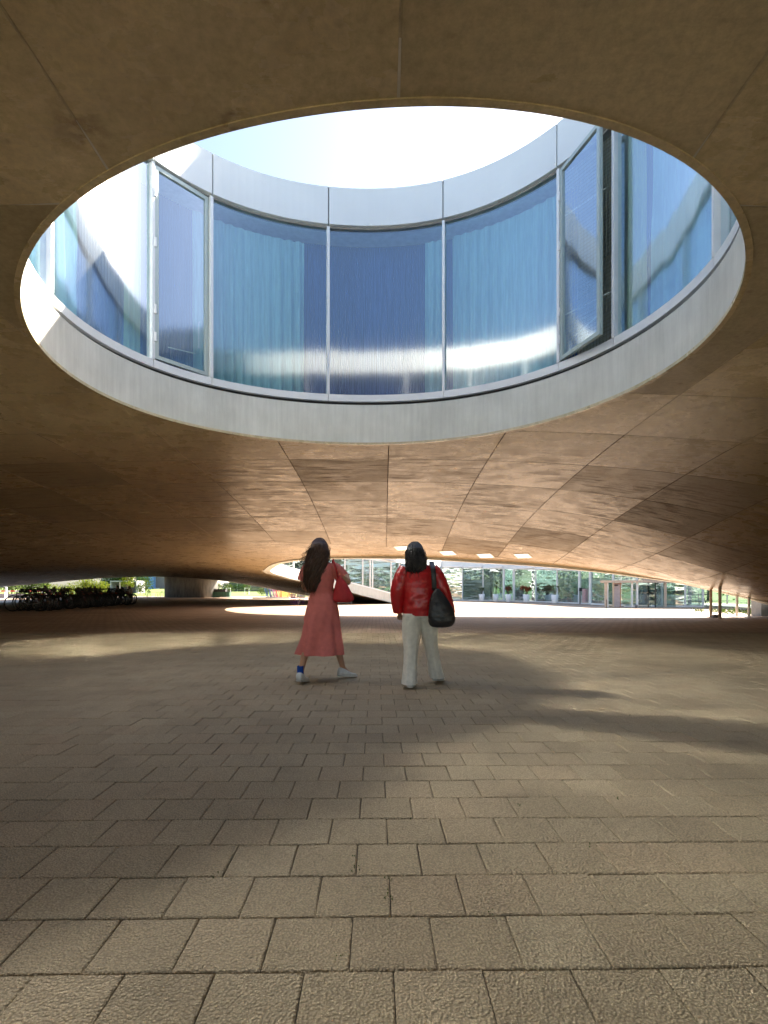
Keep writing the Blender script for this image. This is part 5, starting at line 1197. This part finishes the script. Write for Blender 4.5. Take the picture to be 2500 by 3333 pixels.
# ---- seated people beyond the bicycles and one figure inside the courtyard room
def small_person(loc, rz, label, top, hairm, seated=True, trousers=None, s=1.0):
    T = tag(empty('person', loc, rz), label, 'person'); T.scale = (s, s, s)
    z0 = .0 if seated else .42
    J = dict(pelvis=(0, 0, .50 + z0), spine=(0, .01, .65 + z0), chest=(0, .02, .86 + z0), neckb=(0, .03, 1.0 + z0), neck=(0, .04, 1.05 + z0), head=(0, .05, 1.16 + z0), shL=(-.16, .02, .97 + z0), shR=(.16, .02, .97 + z0),
             elL=(-.22, .08, .73 + z0), elR=(.22, .08, .73 + z0), wrL=(-.12, .28, .72 + z0), wrR=(.12, .28, .72 + z0))
    if seated: J.update(hipL=(-.09, 0, .5), hipR=(.09, 0, .5), kneeL=(-.11, .42, .5), kneeR=(.11, .42, .5), ankleL=(-.11, .40, .08), ankleR=(.11, .40, .08), toeL=(-.11, .52, .03), toeR=(.11, .52, .03))
    else: J.update(hipL=(-.09, 0, .88), hipR=(.09, 0, .88), kneeL=(-.10, .10, .48), kneeR=(.09, -.02, .48), ankleL=(-.1, .16, .08), ankleR=(.09, -.22, .10), toeL=(-.1, .28, .03), toeR=(.09, -.1, .03))
    n1, e1 = body_nodes(J, None); skin_eval(n1, e1, 'body', M_SKIN, T, sub=1)
    garment([(0, .02, 1.0 + z0, .07, .06, 0, 5), (0, .02, .97 + z0, .16, .09, 0, 5), (0, .02, .8 + z0, .18, .12, .02, 5), (0, 0, .62 + z0, .16, .12, .02, 5), (0, 0, .47 + z0, .17, .14, .02, 5)], 'shirt', top, T, nr=12, n=24)
    for sg, k, a in ((-1, 'kneeL', 'ankleL'), (1, 'kneeR', 'ankleR')):
        h_, kk, aa = Vector(J['hip' + k[-1]]), Vector(J[k]), Vector(J[a]); MB().tube([h_, h_.lerp(kk, .5), kk, kk.lerp(aa, .5), aa], [.10, .088, .068, .06, .05], 10).build('trouser_leg', trousers or M_SADDLE, T, True)
        s1, e_, w_ = Vector(J['sh' + k[-1]]), Vector(J['el' + k[-1]]), Vector(J['wr' + k[-1]]); MB().tube([s1, s1.lerp(e_, .5), e_], [.065, .058, .05], 10).build('sleeve', top, T, True)
    hair(J['head'], .32, .006, hairm, T, 5, .1, 0, 60); return T
M_TSH = fabric('white_tshirt', (.6, .6, .6), .9); M_DSH = fabric('dark_top', (.03, .03, .035), .9)
for px, d, rz, top, hm, lab in ((383, 56, R(150), M_TSH, M_HK, 'seated person with dark hair and pale top left of the pair beyond the bicycles'), (422, 57, R(-140), M_TSH, M_HB, 'seated person with brown hair and white top right of the pair beyond the bicycles')):
    p = wp(px, d, z=0); small_person(p, rz, lab, top, hm, s=1.22)
    ch = chair(p, rz + math.pi, M_DKM, 'dark chair under the seated person ' + ('at left' if px < 400 else 'at right') + ' beyond the bicycles', 1.1)
table(wp(402, 56.5, z=0), R(90), 1.4, .8, .85, M_WHITE, M_DKM, 'white cafe table between the two seated people')
small_person(wp(1764, 50.5, z=.035), R(100), 'dark dressed figure walking inside the courtyard room', M_DSH, M_HK, False, s=.92)

# weeds and moss in the joints
wd = MB(); r = random.Random(30)
for px, py in ((1337, 2672), (1920, 2752), (1265, 2868), (1265, 2905), (1270, 2930), (1160, 2830), (1690, 2620), (2010, 2600), (1590, 2975), (700, 2850), (1100, 3120), (2250, 2420), (2050, 2330), (1900, 2380), (2200, 2300), (1150, 2790)):
    p = gp(px, py)
    for _ in range(5):
        q = p + Vector((r.gauss(0, .008), r.gauss(0, .015), 0)); a = r.uniform(0, 6.28); h = r.uniform(.004, .014)
        wd.add([q, q + Vector((math.cos(a) * .004, math.sin(a) * .004, h)), q + Vector((math.cos(a + 1) * .006, math.sin(a + 1) * .006, h * .6))], [(0, 1, 2)])
tag(wd.build('weeds', M_LM), kind='stuff')
